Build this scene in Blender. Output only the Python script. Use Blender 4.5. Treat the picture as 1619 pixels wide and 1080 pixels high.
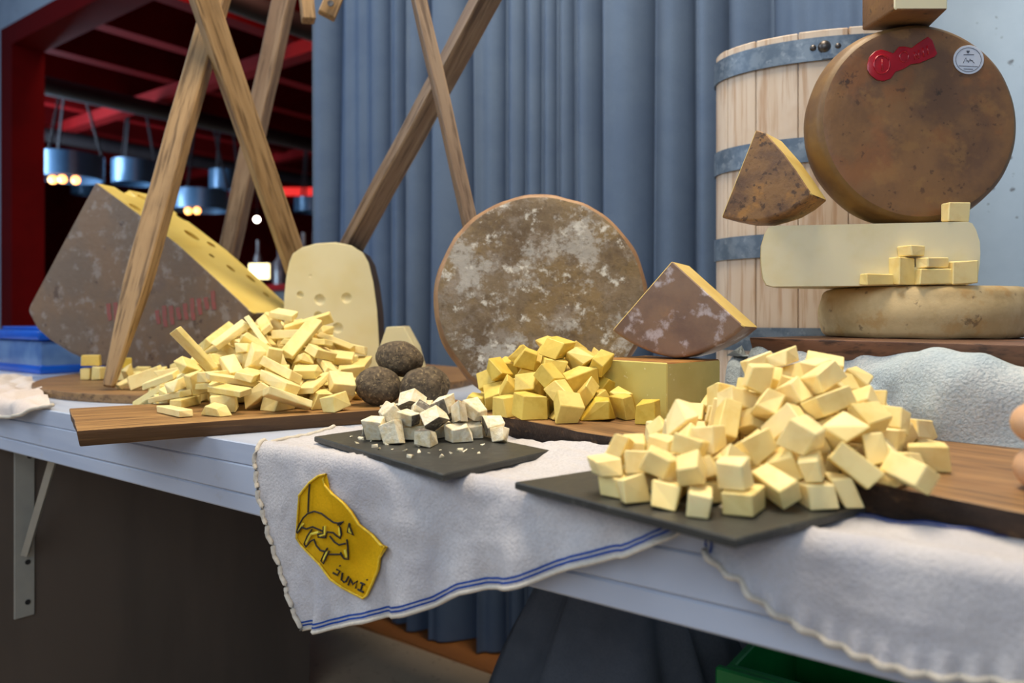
import bpy, bmesh, math, random
from mathutils import Vector, Matrix, Quaternion, noise

for o in list(bpy.data.objects):
    bpy.data.objects.remove(o)
SC = bpy.context.scene
COL = SC.collection
R = math.radians

# ------------------------------------------------------------------ camera, world, lights
FPX, CX, HY, EYE = 1200.0, 809.5, 500.0, 0.14      # focal length in px, centre column, horizon row, eye height above the table top
cam = bpy.data.cameras.new('camera')
cam.sensor_width = 36.0
cam.lens = 36.0 * FPX / 1619.0
cam.shift_y = -(540.0 - HY) / 1619.0
cam.clip_start = 0.02
cam.dof.use_dof = True
cam.dof.focus_distance = 0.86
cam.dof.aperture_fstop = 4.5
camo = bpy.data.objects.new('camera', cam)
COL.objects.link(camo)
camo.location = (0, 0, EYE)
camo.rotation_euler = (R(90), 0, 0)
SC.camera = camo

W = bpy.data.worlds.new('world')
SC.world = W
W.use_nodes = True
W.node_tree.nodes['Background'].inputs[0].default_value = (0.55, 0.68, 0.95, 1)
W.node_tree.nodes['Background'].inputs[1].default_value = 0.15

def area(name, loc, target, sx, sy, power, col):
    l = bpy.data.lights.new(name, 'AREA')
    l.shape = 'RECTANGLE'; l.size = sx; l.size_y = sy; l.energy = power; l.color = col
    o = bpy.data.objects.new(name, l); COL.objects.link(o)
    o.location = loc
    o.rotation_euler = (Vector(target) - Vector(loc)).to_track_quat('-Z', 'Y').to_euler()
    return o
area('front_window', (-0.9, -2.4, 1.7), (0.1, 1.2, 0.1), 2.6, 1.8, 30, (0.80, 0.90, 1.0))
area('daylight_window', (-3.1, 1.0, 1.9), (0.1, 1.3, 0.1), 2.0, 1.8, 36, (0.80, 0.90, 1.0))
area('ceiling_lamp', (0.15, 0.95, 2.1), (0.05, 1.0, 0), 1.3, 0.7, 46, (1.0, 0.84, 0.62))

VS = SC.view_settings
VS.view_transform = 'Standard'
VS.look = 'None'
VS.exposure = 0.62
VS.gamma = 1.0
VS.use_curve_mapping = False

# ------------------------------------------------------------------ frames of reference
def at(x, y, z):                     # the point at height z on the ray through a pixel
    Y = FPX * (EYE - z) / (y - HY)
    return Vector(((x - CX) * Y / FPX, Y, z))
def atY(x, y, Y):                    # the point at depth Y
    return Vector(((x - CX) * Y / FPX, Y, EYE - (y - HY) * Y / FPX))
def onplane(x, y, p0, n):            # the point on a plane
    d = Vector(((x - CX) / FPX, 1.0, -(y - HY) / FPX)); e = Vector((0, 0, EYE))
    return e + d * ((Vector(p0) - e).dot(n) / d.dot(n))
P0 = Vector((-0.270, 0.8195, 0.0))   # a point of the table's front edge
ED = Vector((0.803, -0.595, 0.0)).normalized()      # along the edge, to the right
EN = Vector((0.595, 0.803, 0.0)).normalized()       # away from the viewer
def T(s, q, z=0.0):
    return P0 + ED * s + EN * q + Vector((0, 0, z))
TABLE_T = 0.0785
FLOOR = -0.77
WALLQ = 1.30

area('bar_window', T(-6.7, 1.75, 1.2), T(-4.6, 5.2, 1.1), 1.2, 1.6, 130, (0.55, 0.78, 1.0))
area('bar_room_fill', T(-3.0, 1.75, 2.28), T(-4.5, 6.0, 0.3), 1.6, .3, 24, (1.0, 0.50, 0.34))  # added fill light out of view, brightens the dark bar room; no fixture there

# ------------------------------------------------------------------ materials
def c(r, g, b):
    f = lambda v: (v / 255 / 12.92) if v / 255 <= 0.04045 else ((v / 255 + 0.055) / 1.055) ** 2.4
    return (f(r), f(g), f(b), 1)
def mat(name, base, layers=(), rough=0.6, metal=0.0, bump=None, var=0.0, sss=0.0, emit=None, coat=0.0, spec=0.5, trans=0.0, nrough=.6):
    """layers: (scale or (sx,sy,sz), detail, low, high, colour[, amount]) noise masks painted one over the other"""
    m = bpy.data.materials.new(name); m.use_nodes = True
    nt = m.node_tree; N = nt.nodes; L = nt.links
    b = N['Principled BSDF']
    b.inputs['Roughness'].default_value = rough
    b.inputs['Metallic'].default_value = metal
    b.inputs['Specular IOR Level'].default_value = spec
    b.inputs['Coat Weight'].default_value = coat
    b.inputs['Transmission Weight'].default_value = trans
    tc = N.new('ShaderNodeTexCoord')
    def nz(scale, detail, off=0.0):
        n = N.new('ShaderNodeTexNoise'); n.inputs['Detail'].default_value = detail
        n.inputs['Roughness'].default_value = nrough
        if isinstance(scale, tuple):
            mp = N.new('ShaderNodeMapping'); mp.inputs['Scale'].default_value = scale
            mp.inputs['Location'].default_value = (off, off * 1.7, off * .6)
            L.new(tc.outputs['Object'], mp.inputs['Vector']); L.new(mp.outputs[0], n.inputs['Vector'])
            n.inputs['Scale'].default_value = 1.0
        else:
            mp = N.new('ShaderNodeMapping'); mp.inputs['Location'].default_value = (off, off * 1.7, off * .6)
            L.new(tc.outputs['Object'], mp.inputs['Vector']); L.new(mp.outputs[0], n.inputs['Vector'])
            n.inputs['Scale'].default_value = scale
        return n
    col = None
    rgb = N.new('ShaderNodeRGB'); rgb.outputs[0].default_value = base; col = rgb.outputs[0]
    for k, ly in enumerate(layers):
        n = nz(ly[0], ly[1], 3.1 * k + 1)
        mr = N.new('ShaderNodeMapRange'); mr.interpolation_type = 'SMOOTHSTEP'
        mr.inputs['From Min'].default_value = ly[2]; mr.inputs['From Max'].default_value = ly[3]
        mr.inputs['To Max'].default_value = ly[5] if len(ly) > 5 else 1.0
        L.new(n.outputs[0], mr.inputs['Value'])
        mx = N.new('ShaderNodeMix'); mx.data_type = 'RGBA'
        L.new(mr.outputs[0], mx.inputs[0]); L.new(col, mx.inputs[6]); mx.inputs[7].default_value = ly[4]
        col = mx.outputs[2]
    if var:
        oi = N.new('ShaderNodeObjectInfo'); hs = N.new('ShaderNodeHueSaturation')
        mr = N.new('ShaderNodeMapRange'); mr.inputs['To Min'].default_value = 1 - var; mr.inputs['To Max'].default_value = 1 + var
        L.new(oi.outputs['Random'], mr.inputs['Value']); L.new(mr.outputs[0], hs.inputs['Value'])
        m2 = N.new('ShaderNodeMath'); m2.operation = 'MULTIPLY_ADD'; m2.inputs[1].default_value = -2.2 * var; m2.inputs[2].default_value = 1 + 1.1 * var
        L.new(oi.outputs['Random'], m2.inputs[0]); L.new(m2.outputs[0], hs.inputs['Saturation'])
        L.new(col, hs.inputs['Color']); col = hs.outputs[0]
    L.new(col, b.inputs['Base Color'])
    if sss:
        b.inputs['Subsurface Weight'].default_value = sss
        b.inputs['Subsurface Radius'].default_value = (0.006, 0.004, 0.002)
        b.inputs['Subsurface Scale'].default_value = 1.0
    if emit:
        b.inputs['Emission Color'].default_value = emit[0]; b.inputs['Emission Strength'].default_value = emit[1]
    if bump:
        n = nz(bump[0], bump[3] if len(bump) > 3 else 6, 7.7)
        bp = N.new('ShaderNodeBump'); bp.inputs['Strength'].default_value = bump[1]; bp.inputs['Distance'].default_value = bump[2]
        L.new(n.outputs[0], bp.inputs['Height']); L.new(bp.outputs[0], b.inputs['Normal'])
    return m

M = {}
# cheese pastes
M['paste_stick'] = mat('pale_yellow_paste', c(240, 221, 152), [(60, 3, .4, .7, c(230, 202, 118), .6)], .5, var=.07, sss=.15, bump=(300, .15, .0006))
M['paste_cube'] = mat('cream_yellow_paste', c(242, 220, 152), [(50, 3, .4, .7, c(230, 198, 120), .6)], .48, var=.07, sss=.15, bump=(300, .15, .0006))
M['paste_wedge'] = mat('strong_yellow_paste', c(222, 194, 92), [(60, 3, .4, .7, c(200, 166, 62), .6)], .48, var=.06, sss=.12, bump=(300, .2, .0006))
M['paste_emmental'] = mat('emmental_paste', c(226, 202, 112), [(9, 3, .35, .7, c(214, 184, 88), .7)], .42, sss=.1, bump=(180, .12, .0006))
M['paste_slab'] = mat('ivory_slab_paste', c(226, 214, 168), [(7, 3, .45, .75, c(216, 196, 128), .6)], .4, sss=.1, bump=(180, .1, .0006))
M['paste_block'] = mat('yellow_block_paste', c(205, 190, 108), [(14, 3, .4, .7, c(190, 172, 84), .7), (160, 2, .68, .74, c(236, 228, 180), .7)], .4, sss=.1)
M['paste_half'] = mat('cream_half_wheel_paste', c(232, 222, 184), [(16, 4, .45, .72, c(224, 210, 160), .7)], .4, sss=.1, bump=(150, .1, .0006))
M['paste_gold'] = mat('golden_paste', c(214, 188, 112), [(20, 3, .4, .7, c(200, 168, 88), .7)], .45, sss=.1)
M['paste_crumb'] = mat('white_crumbly_paste', c(238, 228, 200), [(120, 4, .4, .65, c(222, 200, 150), .8)], .7, var=.04, sss=.1, bump=(260, .6, .002))
# rinds
M['rind_mould'] = mat('brown_rind_with_white_mould', c(132, 112, 84), [
    (14, 6, .42, .62, c(104, 84, 60), .9), (9, 5, .48, .60, c(144, 118, 72), .6), (20, 12, .50, .66, c(158, 146, 132), .8),
    (13, 15, .515, .59, c(190, 185, 176), .8), (30, 15, .545, .63, c(228, 224, 212), .95), (90, 10, .55, .66, c(96, 76, 52), .8)], .6, bump=(50, .9, .004, 14), nrough=.76)
M['rind_rim'] = mat('tan_rim_rind', c(156, 120, 84), [(25, 6, .4, .65, c(124, 92, 64), .8)], .6, bump=(70, .4, .003))
M['rind_big'] = mat('dark_brown_mottled_rind', c(134, 98, 62), [
    (11, 6, .42, .62, c(104, 76, 56), .9), (14, 7, .5, .64, c(140, 92, 54), .7), (26, 7, .54, .66, c(150, 112, 66), .55),
    (30, 6, .64, .70, c(60, 46, 38), .85), (90, 4, .62, .68, c(72, 52, 40), .6)], .5, bump=(90, .35, .002, 8))
M['rind_big_side'] = mat('olive_brown_side_rind', c(122, 92, 50), [(16, 6, .4, .65, c(92, 66, 40), .85)], .55, bump=(60, .3, .002))
M['rind_quarter'] = mat('orange_brown_speckled_rind', c(142, 106, 68), [
    (28, 7, .42, .62, c(104, 78, 60), .9), (35, 8, .54, .64, c(176, 126, 66), .7), (120, 5, .56, .64, c(72, 54, 44), .8)], .6, bump=(130, .5, .002, 8))
M['rind_purple'] = mat('smooth_mauve_brown_rind', c(140, 114, 94), [
    (18, 5, .4, .65, c(114, 92, 82), .8), (24, 6, .55, .68, c(166, 128, 92), .5), (30, 12, .56, .66, c(200, 190, 192), .8)], .38, bump=(40, .3, .002, 8))
M['rind_gold_edge'] = mat('amber_rind', c(168, 118, 54), [(30, 5, .4, .65, c(128, 84, 44), .8)], .5, bump=(70, .3, .002))
M['rind_emmental'] = mat('grey_brown_emmental_rind', c(110, 94, 80), [
    (7, 6, .42, .62, c(124, 100, 78), .8), (5, 6, .5, .66, c(92, 80, 80), .8), (40, 14, .52, .66, c(150, 142, 136), .6), (40, 7, .6, .68, c(70, 54, 48), .7)],
    .55, bump=(80, .35, .003, 10))
M['rind_stamp'] = mat('faded_red_stamp', c(138, 74, 68), [(50, 6, .45, .62, c(112, 84, 74), .95)], .6)
M['rind_tan'] = mat('tan_wheel_rind', c(206, 180, 130), [
    (24, 6, .4, .65, c(184, 156, 106), .85), (30, 7, .55, .66, c(188, 146, 84), .6), (45, 6, .62, .68, c(112, 88, 60), .7)], .6, bump=(80, .4, .002, 8))
M['rind_ivory'] = mat('ivory_rind', c(214, 196, 138), [(20, 4, .4, .65, c(200, 176, 110), .8)], .5)
M['rind_dark'] = mat('blackish_brown_rind', c(74, 58, 44), [(40, 5, .4, .65, c(52, 40, 34), .8)], .6)
M['ash'] = mat('ash_grey_crumb_rind', c(120, 112, 98), [(120, 5, .4, .62, c(78, 72, 64), .9), (160, 4, .56, .66, c(178, 172, 152), .8)], .8, bump=(220, .6, .002))
M['ball'] = mat('pepper_dusted_ball', c(98, 84, 64), [(150, 6, .4, .6, c(66, 55, 42), .9), (220, 5, .57, .63, c(140, 122, 90), .85), (190, 4, .63, .67, c(36, 32, 30), .9)], .85, bump=(200, .8, .003, 8))
M['soft'] = mat('pinkish_washed_rind', c(206, 164, 128), [(30, 4, .4, .65, c(188, 140, 100), .7)], .4)
# wood: grain along local X, or along local Z for the poles
def wood(name, a, b_, d, axis='x', rough=.5, f=1.0):
    st = (3 * f, 42 * f, 42 * f) if axis == 'x' else (42 * f, 42 * f, 3 * f)
    s2 = (9 * f, 150 * f, 150 * f) if axis == 'x' else (150 * f, 150 * f, 9 * f)
    return mat(name, a, [(st, 5, .38, .62, b_, .9), (s2, 4, .48, .66, d, .9), (7, 4, .55, .72, d, .4)], rough, bump=(s2, .25, .0015))
M['wood_round'] = wood('weathered_oak', c(150, 116, 74), c(126, 92, 56), c(90, 64, 40))
M['wood_long'] = wood('oiled_oak', c(166, 126, 74), c(140, 102, 56), c(94, 66, 36))
M['wood_right'] = wood('walnut_board', c(152, 114, 70), c(124, 88, 50), c(82, 56, 32))
M['bark'] = mat('dark_bark', c(66, 46, 30), [((10, 40, 60), 6, .4, .62, c(40, 27, 18), .95), (60, 5, .58, .68, c(104, 76, 48), .7)], .8, bump=(60, .9, .006, 8))
M['wood_edge'] = mat('sawn_board_edge', c(92, 62, 30), [((6, 60, 90), 5, .4, .62, c(66, 42, 20), .9), ((8, 20, 160), 4, .55, .68, c(126, 90, 46), .6)], .65, bump=((10, 60, 120), .5, .003))
M['wood_plank'] = wood('reddish_dark_plank', c(112, 76, 54), c(88, 56, 38), c(54, 34, 24))
M['wood_pole'] = wood('larch_pole', c(162, 132, 92), c(140, 110, 70), c(98, 74, 44), 'z')
M['wood_pole_grey'] = wood('grey_brown_pole', c(152, 128, 102), c(128, 102, 78), c(92, 70, 50), 'z')
M['wood_stave'] = wood('pale_spruce_stave', c(210, 194, 176), c(202, 182, 160), c(180, 150, 122), 'z', .6, .6)
M['galv'] = mat('galvanised_hoop', c(116, 130, 144), [(40, 4, .4, .6, c(88, 104, 122), .9), (70, 3, .56, .66, c(150, 162, 172), .5)], .5, metal=.55, bump=(60, .1, .001))
M['rivet'] = mat('dark_rivet_steel', c(92, 88, 86), [(60, 3, .4, .6, c(62, 58, 58))], .35, metal=.8)
M['slate'] = mat('black_slate', c(52, 52, 48), [(18, 6, .4, .65, c(40, 40, 38), .8), (120, 6, .6, .68, c(86, 86, 80), .5)], .45, bump=(60, .4, .002, 8))
M['wax'] = mat('red_wax', c(168, 8, 26), [(30, 4, .4, .65, c(140, 4, 20), .7)], .28, coat=.4, bump=(60, .2, .001))
M['paper'] = mat('pale_blue_paper', c(206, 214, 226), [(40, 3, .4, .65, c(196, 204, 218), .6)], .5)
M['ink'] = mat('dark_blue_grey_ink', c(72, 78, 92), [(40, 3, .4, .65, c(56, 60, 74), .6)], .6)
# textiles
def fabric(name, a, b_, sc=500, bumpd=.0012, layers=()):
    return mat(name, a, [(8, 5, .4, .66, b_, .8), (sc, 2, .45, .6, tuple(v * .8 for v in a[:3]) + (1,), .5)] + list(layers), .9, bump=(sc, .6, bumpd, 3), spec=.15)
M['linen'] = fabric('white_linen', c(196, 192, 192), c(176, 174, 180), 380, .0022)
M['linen_hem'] = fabric('cream_hem', c(206, 198, 184), c(188, 178, 162), 300)
M['stripe'] = fabric('blue_woven_stripe', c(34, 72, 150), c(24, 56, 128), 700, .0006)
M['terry'] = fabric('pale_blue_terry', c(170, 184, 192), c(194, 196, 194), 330, .005)
M['napkin'] = fabric('white_napkin', c(222, 210, 200), c(206, 194, 188), 500)
M['curtain'] = fabric('steel_blue_curtain', c(88, 106, 132), c(80, 98, 126), 600, .0004)
M['dark_cloth'] = fabric('charcoal_cloth', c(92, 98, 108), c(74, 80, 90), 300)
M['patch'] = fabric('mustard_felt', c(214, 166, 12), c(198, 146, 6), 420, .0008)
M['thread_edge'] = mat('bright_yellow_thread', c(232, 196, 40), [(200, 3, .4, .6, c(206, 164, 20), .7)], .6)
M['thread'] = mat('black_thread', c(26, 22, 14), [(300, 2, .4, .6, c(40, 34, 20), .6)], .8)
M['thread_lime'] = mat('lemon_thread', c(236, 216, 70), [(300, 2, .4, .6, c(216, 190, 44), .6)], .7)
# setting
M['white_paint'] = mat('white_painted_board', c(180, 188, 204), [((2, 30, 30), 4, .45, .7, c(164, 174, 194), .8), (30, 6, .62, .7, c(170, 172, 176), .4)], .42, bump=((4, 60, 60), .15, .001))
M['white_metal'] = mat('white_enamelled_steel', c(160, 158, 148), [(20, 3, .4, .65, c(148, 146, 138), .5)], .4)
M['hole'] = mat('dark_screw_hole', c(34, 32, 30), [(50, 2, .4, .6, c(24, 22, 22))], .7)
M['counter'] = mat('taupe_panel', c(96, 84, 74), [((6, 6, 1), 5, .4, .65, c(84, 74, 66), .8)], .55, bump=((30, 30, 2), .1, .001))
M['floor'] = mat('brown_concrete_floor', c(178, 158, 132), [(3, 6, .4, .65, c(158, 140, 116), .8), (50, 4, .6, .7, c(88, 78, 66), .4)], .6)
M['threshold'] = mat('orange_wood_threshold', c(172, 112, 58), [((3, 3, 3), 5, .4, .65, c(144, 90, 44), .8)], .5)
M['concrete'] = mat('pale_blue_grey_concrete', c(160, 182, 204), [(3, 6, .4, .65, c(144, 166, 190), .8), (34, 4, .66, .70, c(84, 92, 104), .85)], .7, bump=(30, .2, .003))
M['red_paint'] = mat('dark_red_paint', c(96, 5, 7), [(3, 4, .4, .65, c(84, 4, 6), .7)], .7, spec=.08)
M['red_dark'] = mat('deep_red_wall', c(104, 8, 10), [(1.5, 4, .4, .65, c(82, 6, 8), .8)], .8, spec=.08)
M['ceiling_dark'] = mat('dark_ceiling', c(40, 16, 16), [(1, 4, .4, .65, c(24, 10, 12), .8)], .8)
M['pipe'] = mat('dull_grey_duct', c(44, 38, 40), [(4, 3, .4, .65, c(34, 28, 32), .7)], .5, metal=.3)
M['drum'] = mat('blue_grey_lacquer_drum', c(70, 96, 122), [(6, 3, .4, .65, c(60, 84, 110), .6)], .3, metal=.3)
M['bulb'] = mat('warm_bulb', c(255, 190, 110), [(4, 2, .4, .6, c(255, 180, 100))], .5, emit=((1.0, .36, .09, 1), 3.5))
M['bulb_white'] = mat('white_bulb', c(255, 230, 210), [(4, 2, .4, .6, c(255, 220, 200))], .5, emit=((1.0, .82, .7, 1), 9))
M['lit_panel'] = mat('lit_menu_panel', c(255, 226, 150), [(6, 3, .4, .6, c(250, 210, 120))], .5, emit=((1.0, .78, .38, 1), 2.6))
M['red_neon'] = mat('red_lit_strip', c(190, 20, 20), [(6, 3, .4, .6, c(170, 14, 16))], .5, emit=((1.0, .03, .02, 1), .5))
M['bar'] = mat('dark_bar_front', c(46, 36, 36), [(4, 3, .4, .65, c(32, 26, 28))], .5)
M['bottle'] = mat('grey_glass_bottle', c(96, 84, 84), [(8, 3, .4, .65, c(70, 60, 64))], .25)
M['blue_lid'] = mat('blue_plastic_lid', c(10, 84, 190), [(8, 3, .4, .65, c(6, 66, 164), .7)], .25)
M['clear_plastic'] = mat('frosted_blue_plastic', c(120, 156, 206), [(8, 3, .4, .65, c(74, 112, 176), .8)], .18, trans=.35)
M['green'] = mat('green_plastic', c(8, 120, 56), [(8, 3, .4, .65, c(4, 96, 42), .7)], .4)

# ------------------------------------------------------------------ builders
def link(o, parent=None, label=None, cat=None, group=None, kind=None):
    COL.objects.link(o)
    if parent is not None:
        o.parent = parent
        o.matrix_parent_inverse = WORLD[parent.name].inverted()
    if label: o['label'] = label
    if cat: o['category'] = cat
    if group: o['group'] = group
    if kind: o['kind'] = kind
    if o.name not in WORLD: WORLD[o.name] = Matrix()
    return o
WORLD = {}
def thing(name, loc, label, cat, group=None):
    o = bpy.data.objects.new(name, None)
    o.empty_display_size = .05
    o.location = loc
    WORLD[o.name] = Matrix.Translation(loc)
    return link(o, None, label, cat, group)
def bm_new(verts=(), faces=()):
    bm = bmesh.new()
    vs = [bm.verts.new(v) for v in verts]
    for f in faces:
        try: bm.faces.new([vs[i] for i in f])
        except ValueError: pass
    return bm
def emit(name, bm, m, parent=None, label=None, cat=None, group=None, kind=None, smooth=None, mtx=None, loc=None):
    """bm in world space (or in the space of mtx); top-level objects get their origin at their base"""
    if mtx is None:
        if loc is None:
            cs = [v.co for v in bm.verts]
            lo = [min(p[k] for p in cs) for k in range(3)]; hi = [max(p[k] for p in cs) for k in range(3)]
            loc = ((lo[0] + hi[0]) / 2, (lo[1] + hi[1]) / 2, lo[2])
        mtx = Matrix.Translation(loc)
        bmesh.ops.translate(bm, verts=bm.verts, vec=-Vector(loc))
    me = bpy.data.meshes.new(name)
    bmesh.ops.recalc_face_normals(bm, faces=bm.faces)
    bm.to_mesh(me); bm.free()
    me.materials.append(M[m] if isinstance(m, str) else m)
    if smooth is True:
        me.shade_smooth()
    elif smooth:
        me.shade_smooth(); me.set_sharp_from_angle(angle=R(smooth))
    o = bpy.data.objects.new(name, me)
    o.matrix_world = mtx
    WORLD[o.name] = mtx.copy()
    return link(o, parent, label, cat, group, kind)
def bevel(bm, w, seg=1, edges=None):
    bmesh.ops.bevel(bm, geom=list(edges if edges is not None else bm.edges), offset=w, segments=seg, affect='EDGES', profile=.5, clamp_overlap=True, material=-1)
    return bm
def box_bm(x0, x1, y0, y1, z0, z1, bv=0, seg=1):
    v = [(x, y, z) for x in (x0, x1) for y in (y0, y1) for z in (z0, z1)]
    bm = bm_new(v, [(0, 1, 3, 2), (4, 6, 7, 5), (0, 4, 5, 1), (2, 3, 7, 6), (0, 2, 6, 4), (1, 5, 7, 3)])
    bmesh.ops.recalc_face_normals(bm, faces=bm.faces)
    if bv: bevel(bm, bv, seg)
    return bm
def prism_bm(top, bot):
    n = len(top)
    bm = bm_new(list(top) + list(bot), [tuple(range(n)), tuple(range(2 * n - 1, n - 1, -1))] + [(i, i + n, (i + 1) % n + n, (i + 1) % n) for i in range(n)])
    bmesh.ops.recalc_face_normals(bm, faces=bm.faces)
    return bm
def lathe_bm(prof, n=48):
    """prof: (radius, z) from bottom axis to top axis"""
    bm = bmesh.new(); rings = []
    for r, z in prof:
        if r < 1e-6: rings.append([bm.verts.new((0, 0, z))])
        else: rings.append([bm.verts.new((r * math.cos(2 * math.pi * k / n), r * math.sin(2 * math.pi * k / n), z)) for k in range(n)])
    for a, b_ in zip(rings, rings[1:]):
        for k in range(n):
            q = [a[k % len(a)], a[(k + 1) % len(a)], b_[(k + 1) % len(b_)], b_[k % len(b_)]]
            u = []
            for v in q:
                if v not in u: u.append(v)
            if len(u) > 2: bm.faces.new(u)
    bmesh.ops.recalc_face_normals(bm, faces=bm.faces)
    return bm
def tube_bm(pts, r, n=6, bm=None, closed=False):
    bm = bm or bmesh.new(); pts = [Vector(p) for p in pts]; rings = []
    m = len(pts)
    for i, p in enumerate(pts):
        a = pts[i - 1] if (i or closed) else p; b_ = pts[(i + 1) % m] if (i < m - 1 or closed) else p
        d = (b_ - a).normalized(); up = Vector((0, 0, 1)) if abs(d.z) < .9 else Vector((0, 1, 0))
        x = d.cross(up).normalized(); y = d.cross(x)
        rings.append([bm.verts.new(p + (x * math.cos(2 * math.pi * k / n) + y * math.sin(2 * math.pi * k / n)) * r) for k in range(n)])
    for i in range(m if closed else m - 1):
        a, b_ = rings[i], rings[(i + 1) % m]
        for k in range(n): bm.faces.new((a[k], a[(k + 1) % n], b_[(k + 1) % n], b_[k]))
    if not closed: bm.faces.new(rings[0]); bm.faces.new(rings[-1])
    return bm
def split(bm, idx):
    """a copy of bm that keeps only the faces with one material index"""
    b2 = bm.copy()
    bmesh.ops.delete(b2, geom=[f for f in b2.faces if f.material_index != idx], context='FACES')
    for f in b2.faces: f.material_index = 0
    return b2
def rough_up(bm, amp, sc, seed=0.0):
    bm.normal_update()
    o = Vector((seed, seed * .7, seed * 1.3))
    for v in bm.verts: v.co += v.normal * amp * noise.noise(v.co * sc + o)
def wedge_bm(face, back, rind_sides, front_rind=True, back_rind=True, bv=.004, grid=0):
    """face: outline points, back: offset vector; rind_sides: set of outline edge indices covered in rind (material 1)"""
    n = len(face); B = [p + back for p in face]
    bm = bm_new(list(face) + B, [tuple(range(n)), tuple(range(2 * n - 1, n - 1, -1))] + [(i, (i + 1) % n, (i + 1) % n + n, i + n) for i in range(n)])
    bm.faces.ensure_lookup_table()
    for i, f in enumerate(bm.faces):
        f.material_index = (1 if front_rind else 0) if i == 0 else (1 if back_rind else 0) if i == 1 else int((i - 2) in rind_sides)
    bmesh.ops.recalc_face_normals(bm, faces=bm.faces)
    es = [e for e in bm.edges if len(e.link_faces) == 2 and e.calc_face_angle(0) > .6]
    both = [e for e in es if all(f.material_index == 1 for f in e.link_faces)]
    if both and bv: bevel(bm, bv, 3, both)
    rest = [e for e in bm.edges if len(e.link_faces) == 2 and e.calc_face_angle(0) > .6 and not all(f.material_index == 1 for f in e.link_faces)]
    if rest: bevel(bm, .0012, 1, rest)
    return bm
def wedge(name, bm, label, paste, rind, group=None, base=None, extra=None):
    cs = [v.co for v in bm.verts]
    lo = min(p.z for p in cs); cen = sum(cs, Vector()) / len(cs)
    t = thing(name, (cen.x, cen.y, lo), label, 'cheese', group)
    emit('paste', split(bm, 0), paste, t)
    emit('rind', split(bm, 1), rind, t, smooth=35)
    bm.free()
    return t
def carve(bm, spheres):
    """cut round holes (world-space centre, radii vector) out of a closed bmesh; returns a new bmesh"""
    me = bpy.data.meshes.new('carve'); bm.to_mesh(me); o = bpy.data.objects.new('carve', me); COL.objects.link(o)
    cb = bmesh.new()
    for p, rad, rot in spheres:
        bmesh.ops.create_icosphere(cb, subdivisions=3, radius=1.0, matrix=Matrix.Translation(p) @ rot @ Matrix.Diagonal((*rad, 1)))
    cm = bpy.data.meshes.new('cut'); cb.to_mesh(cm); cb.free(); co = bpy.data.objects.new('cut', cm); COL.objects.link(co)
    for m_ in (me, cm):
        m_.materials.append(M['paste_slab']); m_.materials.append(M['rind_dark'])
    md = o.modifiers.new('b', 'BOOLEAN'); md.operation = 'DIFFERENCE'; md.object = co; md.solver = 'EXACT'
    bpy.context.view_layer.update()
    ev = o.evaluated_get(bpy.context.evaluated_depsgraph_get())
    out = bmesh.new(); out.from_mesh(ev.to_mesh())
    bpy.data.objects.remove(o); bpy.data.objects.remove(co)
    return out

# ================================================================== the setting
def tbox(name, s0, s1, q0, q1, z0, z1, m, parent=None, bv=0, **kw):
    """a box aligned with the table and the wall behind it; local X runs along the edge"""
    mtx = Matrix.Translation(T((s0 + s1) / 2, (q0 + q1) / 2, z0)) @ Matrix.Rotation(math.atan2(ED.y, ED.x), 4, 'Z')
    bm = box_bm(-(s1 - s0) / 2, (s1 - s0) / 2, -(q1 - q0) / 2, (q1 - q0) / 2, 0, z1 - z0, bv)
    return emit(name, bm, m, parent, mtx=mtx, **kw)
tbox('floor', -11.6, 2.6, -2.2, 10.3, FLOOR - .05, FLOOR, 'floor', kind='structure')
tbox('trim_1', -2.2, 1.3, 1.02, 1.30, FLOOR, FLOOR + .006, 'threshold', kind='structure', label='orange wooden threshold strip on the floor along the curtain')
# the wall behind: concrete with a red framed opening half covered by the curtain
sL = (atY(5, 50, 4.45) - P0).dot(ED)           # outer left side of the red frame
wall = tbox('wall_back', .33, 2.6, WALLQ, WALLQ + .14, FLOOR, 2.9, 'concrete', kind='structure', label='pale blue grey concrete wall with small dark pits')
tbox('wall_section', -11.6, sL, WALLQ, WALLQ + .14, FLOOR, 2.9, 'concrete', wall)
tbox('wall_section', sL, .33, WALLQ, WALLQ + .14, 1.815, 2.9, 'concrete', wall)
fr = tbox('door_1', sL, sL + .16, WALLQ - .012, WALLQ + .16, FLOOR, 1.815, 'red_paint', kind='structure', label='dark red painted frame of the wide opening on the left')
tbox('lintel', sL + .16, .33, WALLQ - .012, WALLQ + .16, 1.70, 1.815, 'red_paint', fr)
# the dark red bar room beyond
tbox('wall_far', -11.6, 2.6, 10.1, 10.3, FLOOR, 3.0, 'red_dark', kind='structure', label='deep red far wall of the bar room beyond the opening')
tbox('wall_left', -11.7, -11.6, WALLQ + .14, 10.3, FLOOR, 3.0, 'red_dark', kind='structure', label='deep red side wall of the bar room')
tbox('wall_right', 2.5, 2.6, WALLQ + .14, 10.3, FLOOR, 3.0, 'red_dark', kind='structure', label='deep red right wall of the bar room')
ceil = tbox('ceiling', -11.7, 2.6, WALLQ + .14, 10.3, 2.42, 2.55, 'ceiling_dark', kind='structure', label='dark ceiling of the bar room with red beams')
for k in range(16):
    s = -10.9 + k * .78
    tbox('beam', s, s + .13, WALLQ + .15, 10.1, 2.10, 2.42, 'red_paint' if k % 2 else 'red_dark', ceil)
for k, (q, z) in enumerate(((2.9, 1.98), (5.2, 2.02), (7.4, 2.0))):
    tbox('cross_beam', -11.4, 2.4, q, q + .12, z, z + .10, 'red_dark', ceil)
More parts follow.
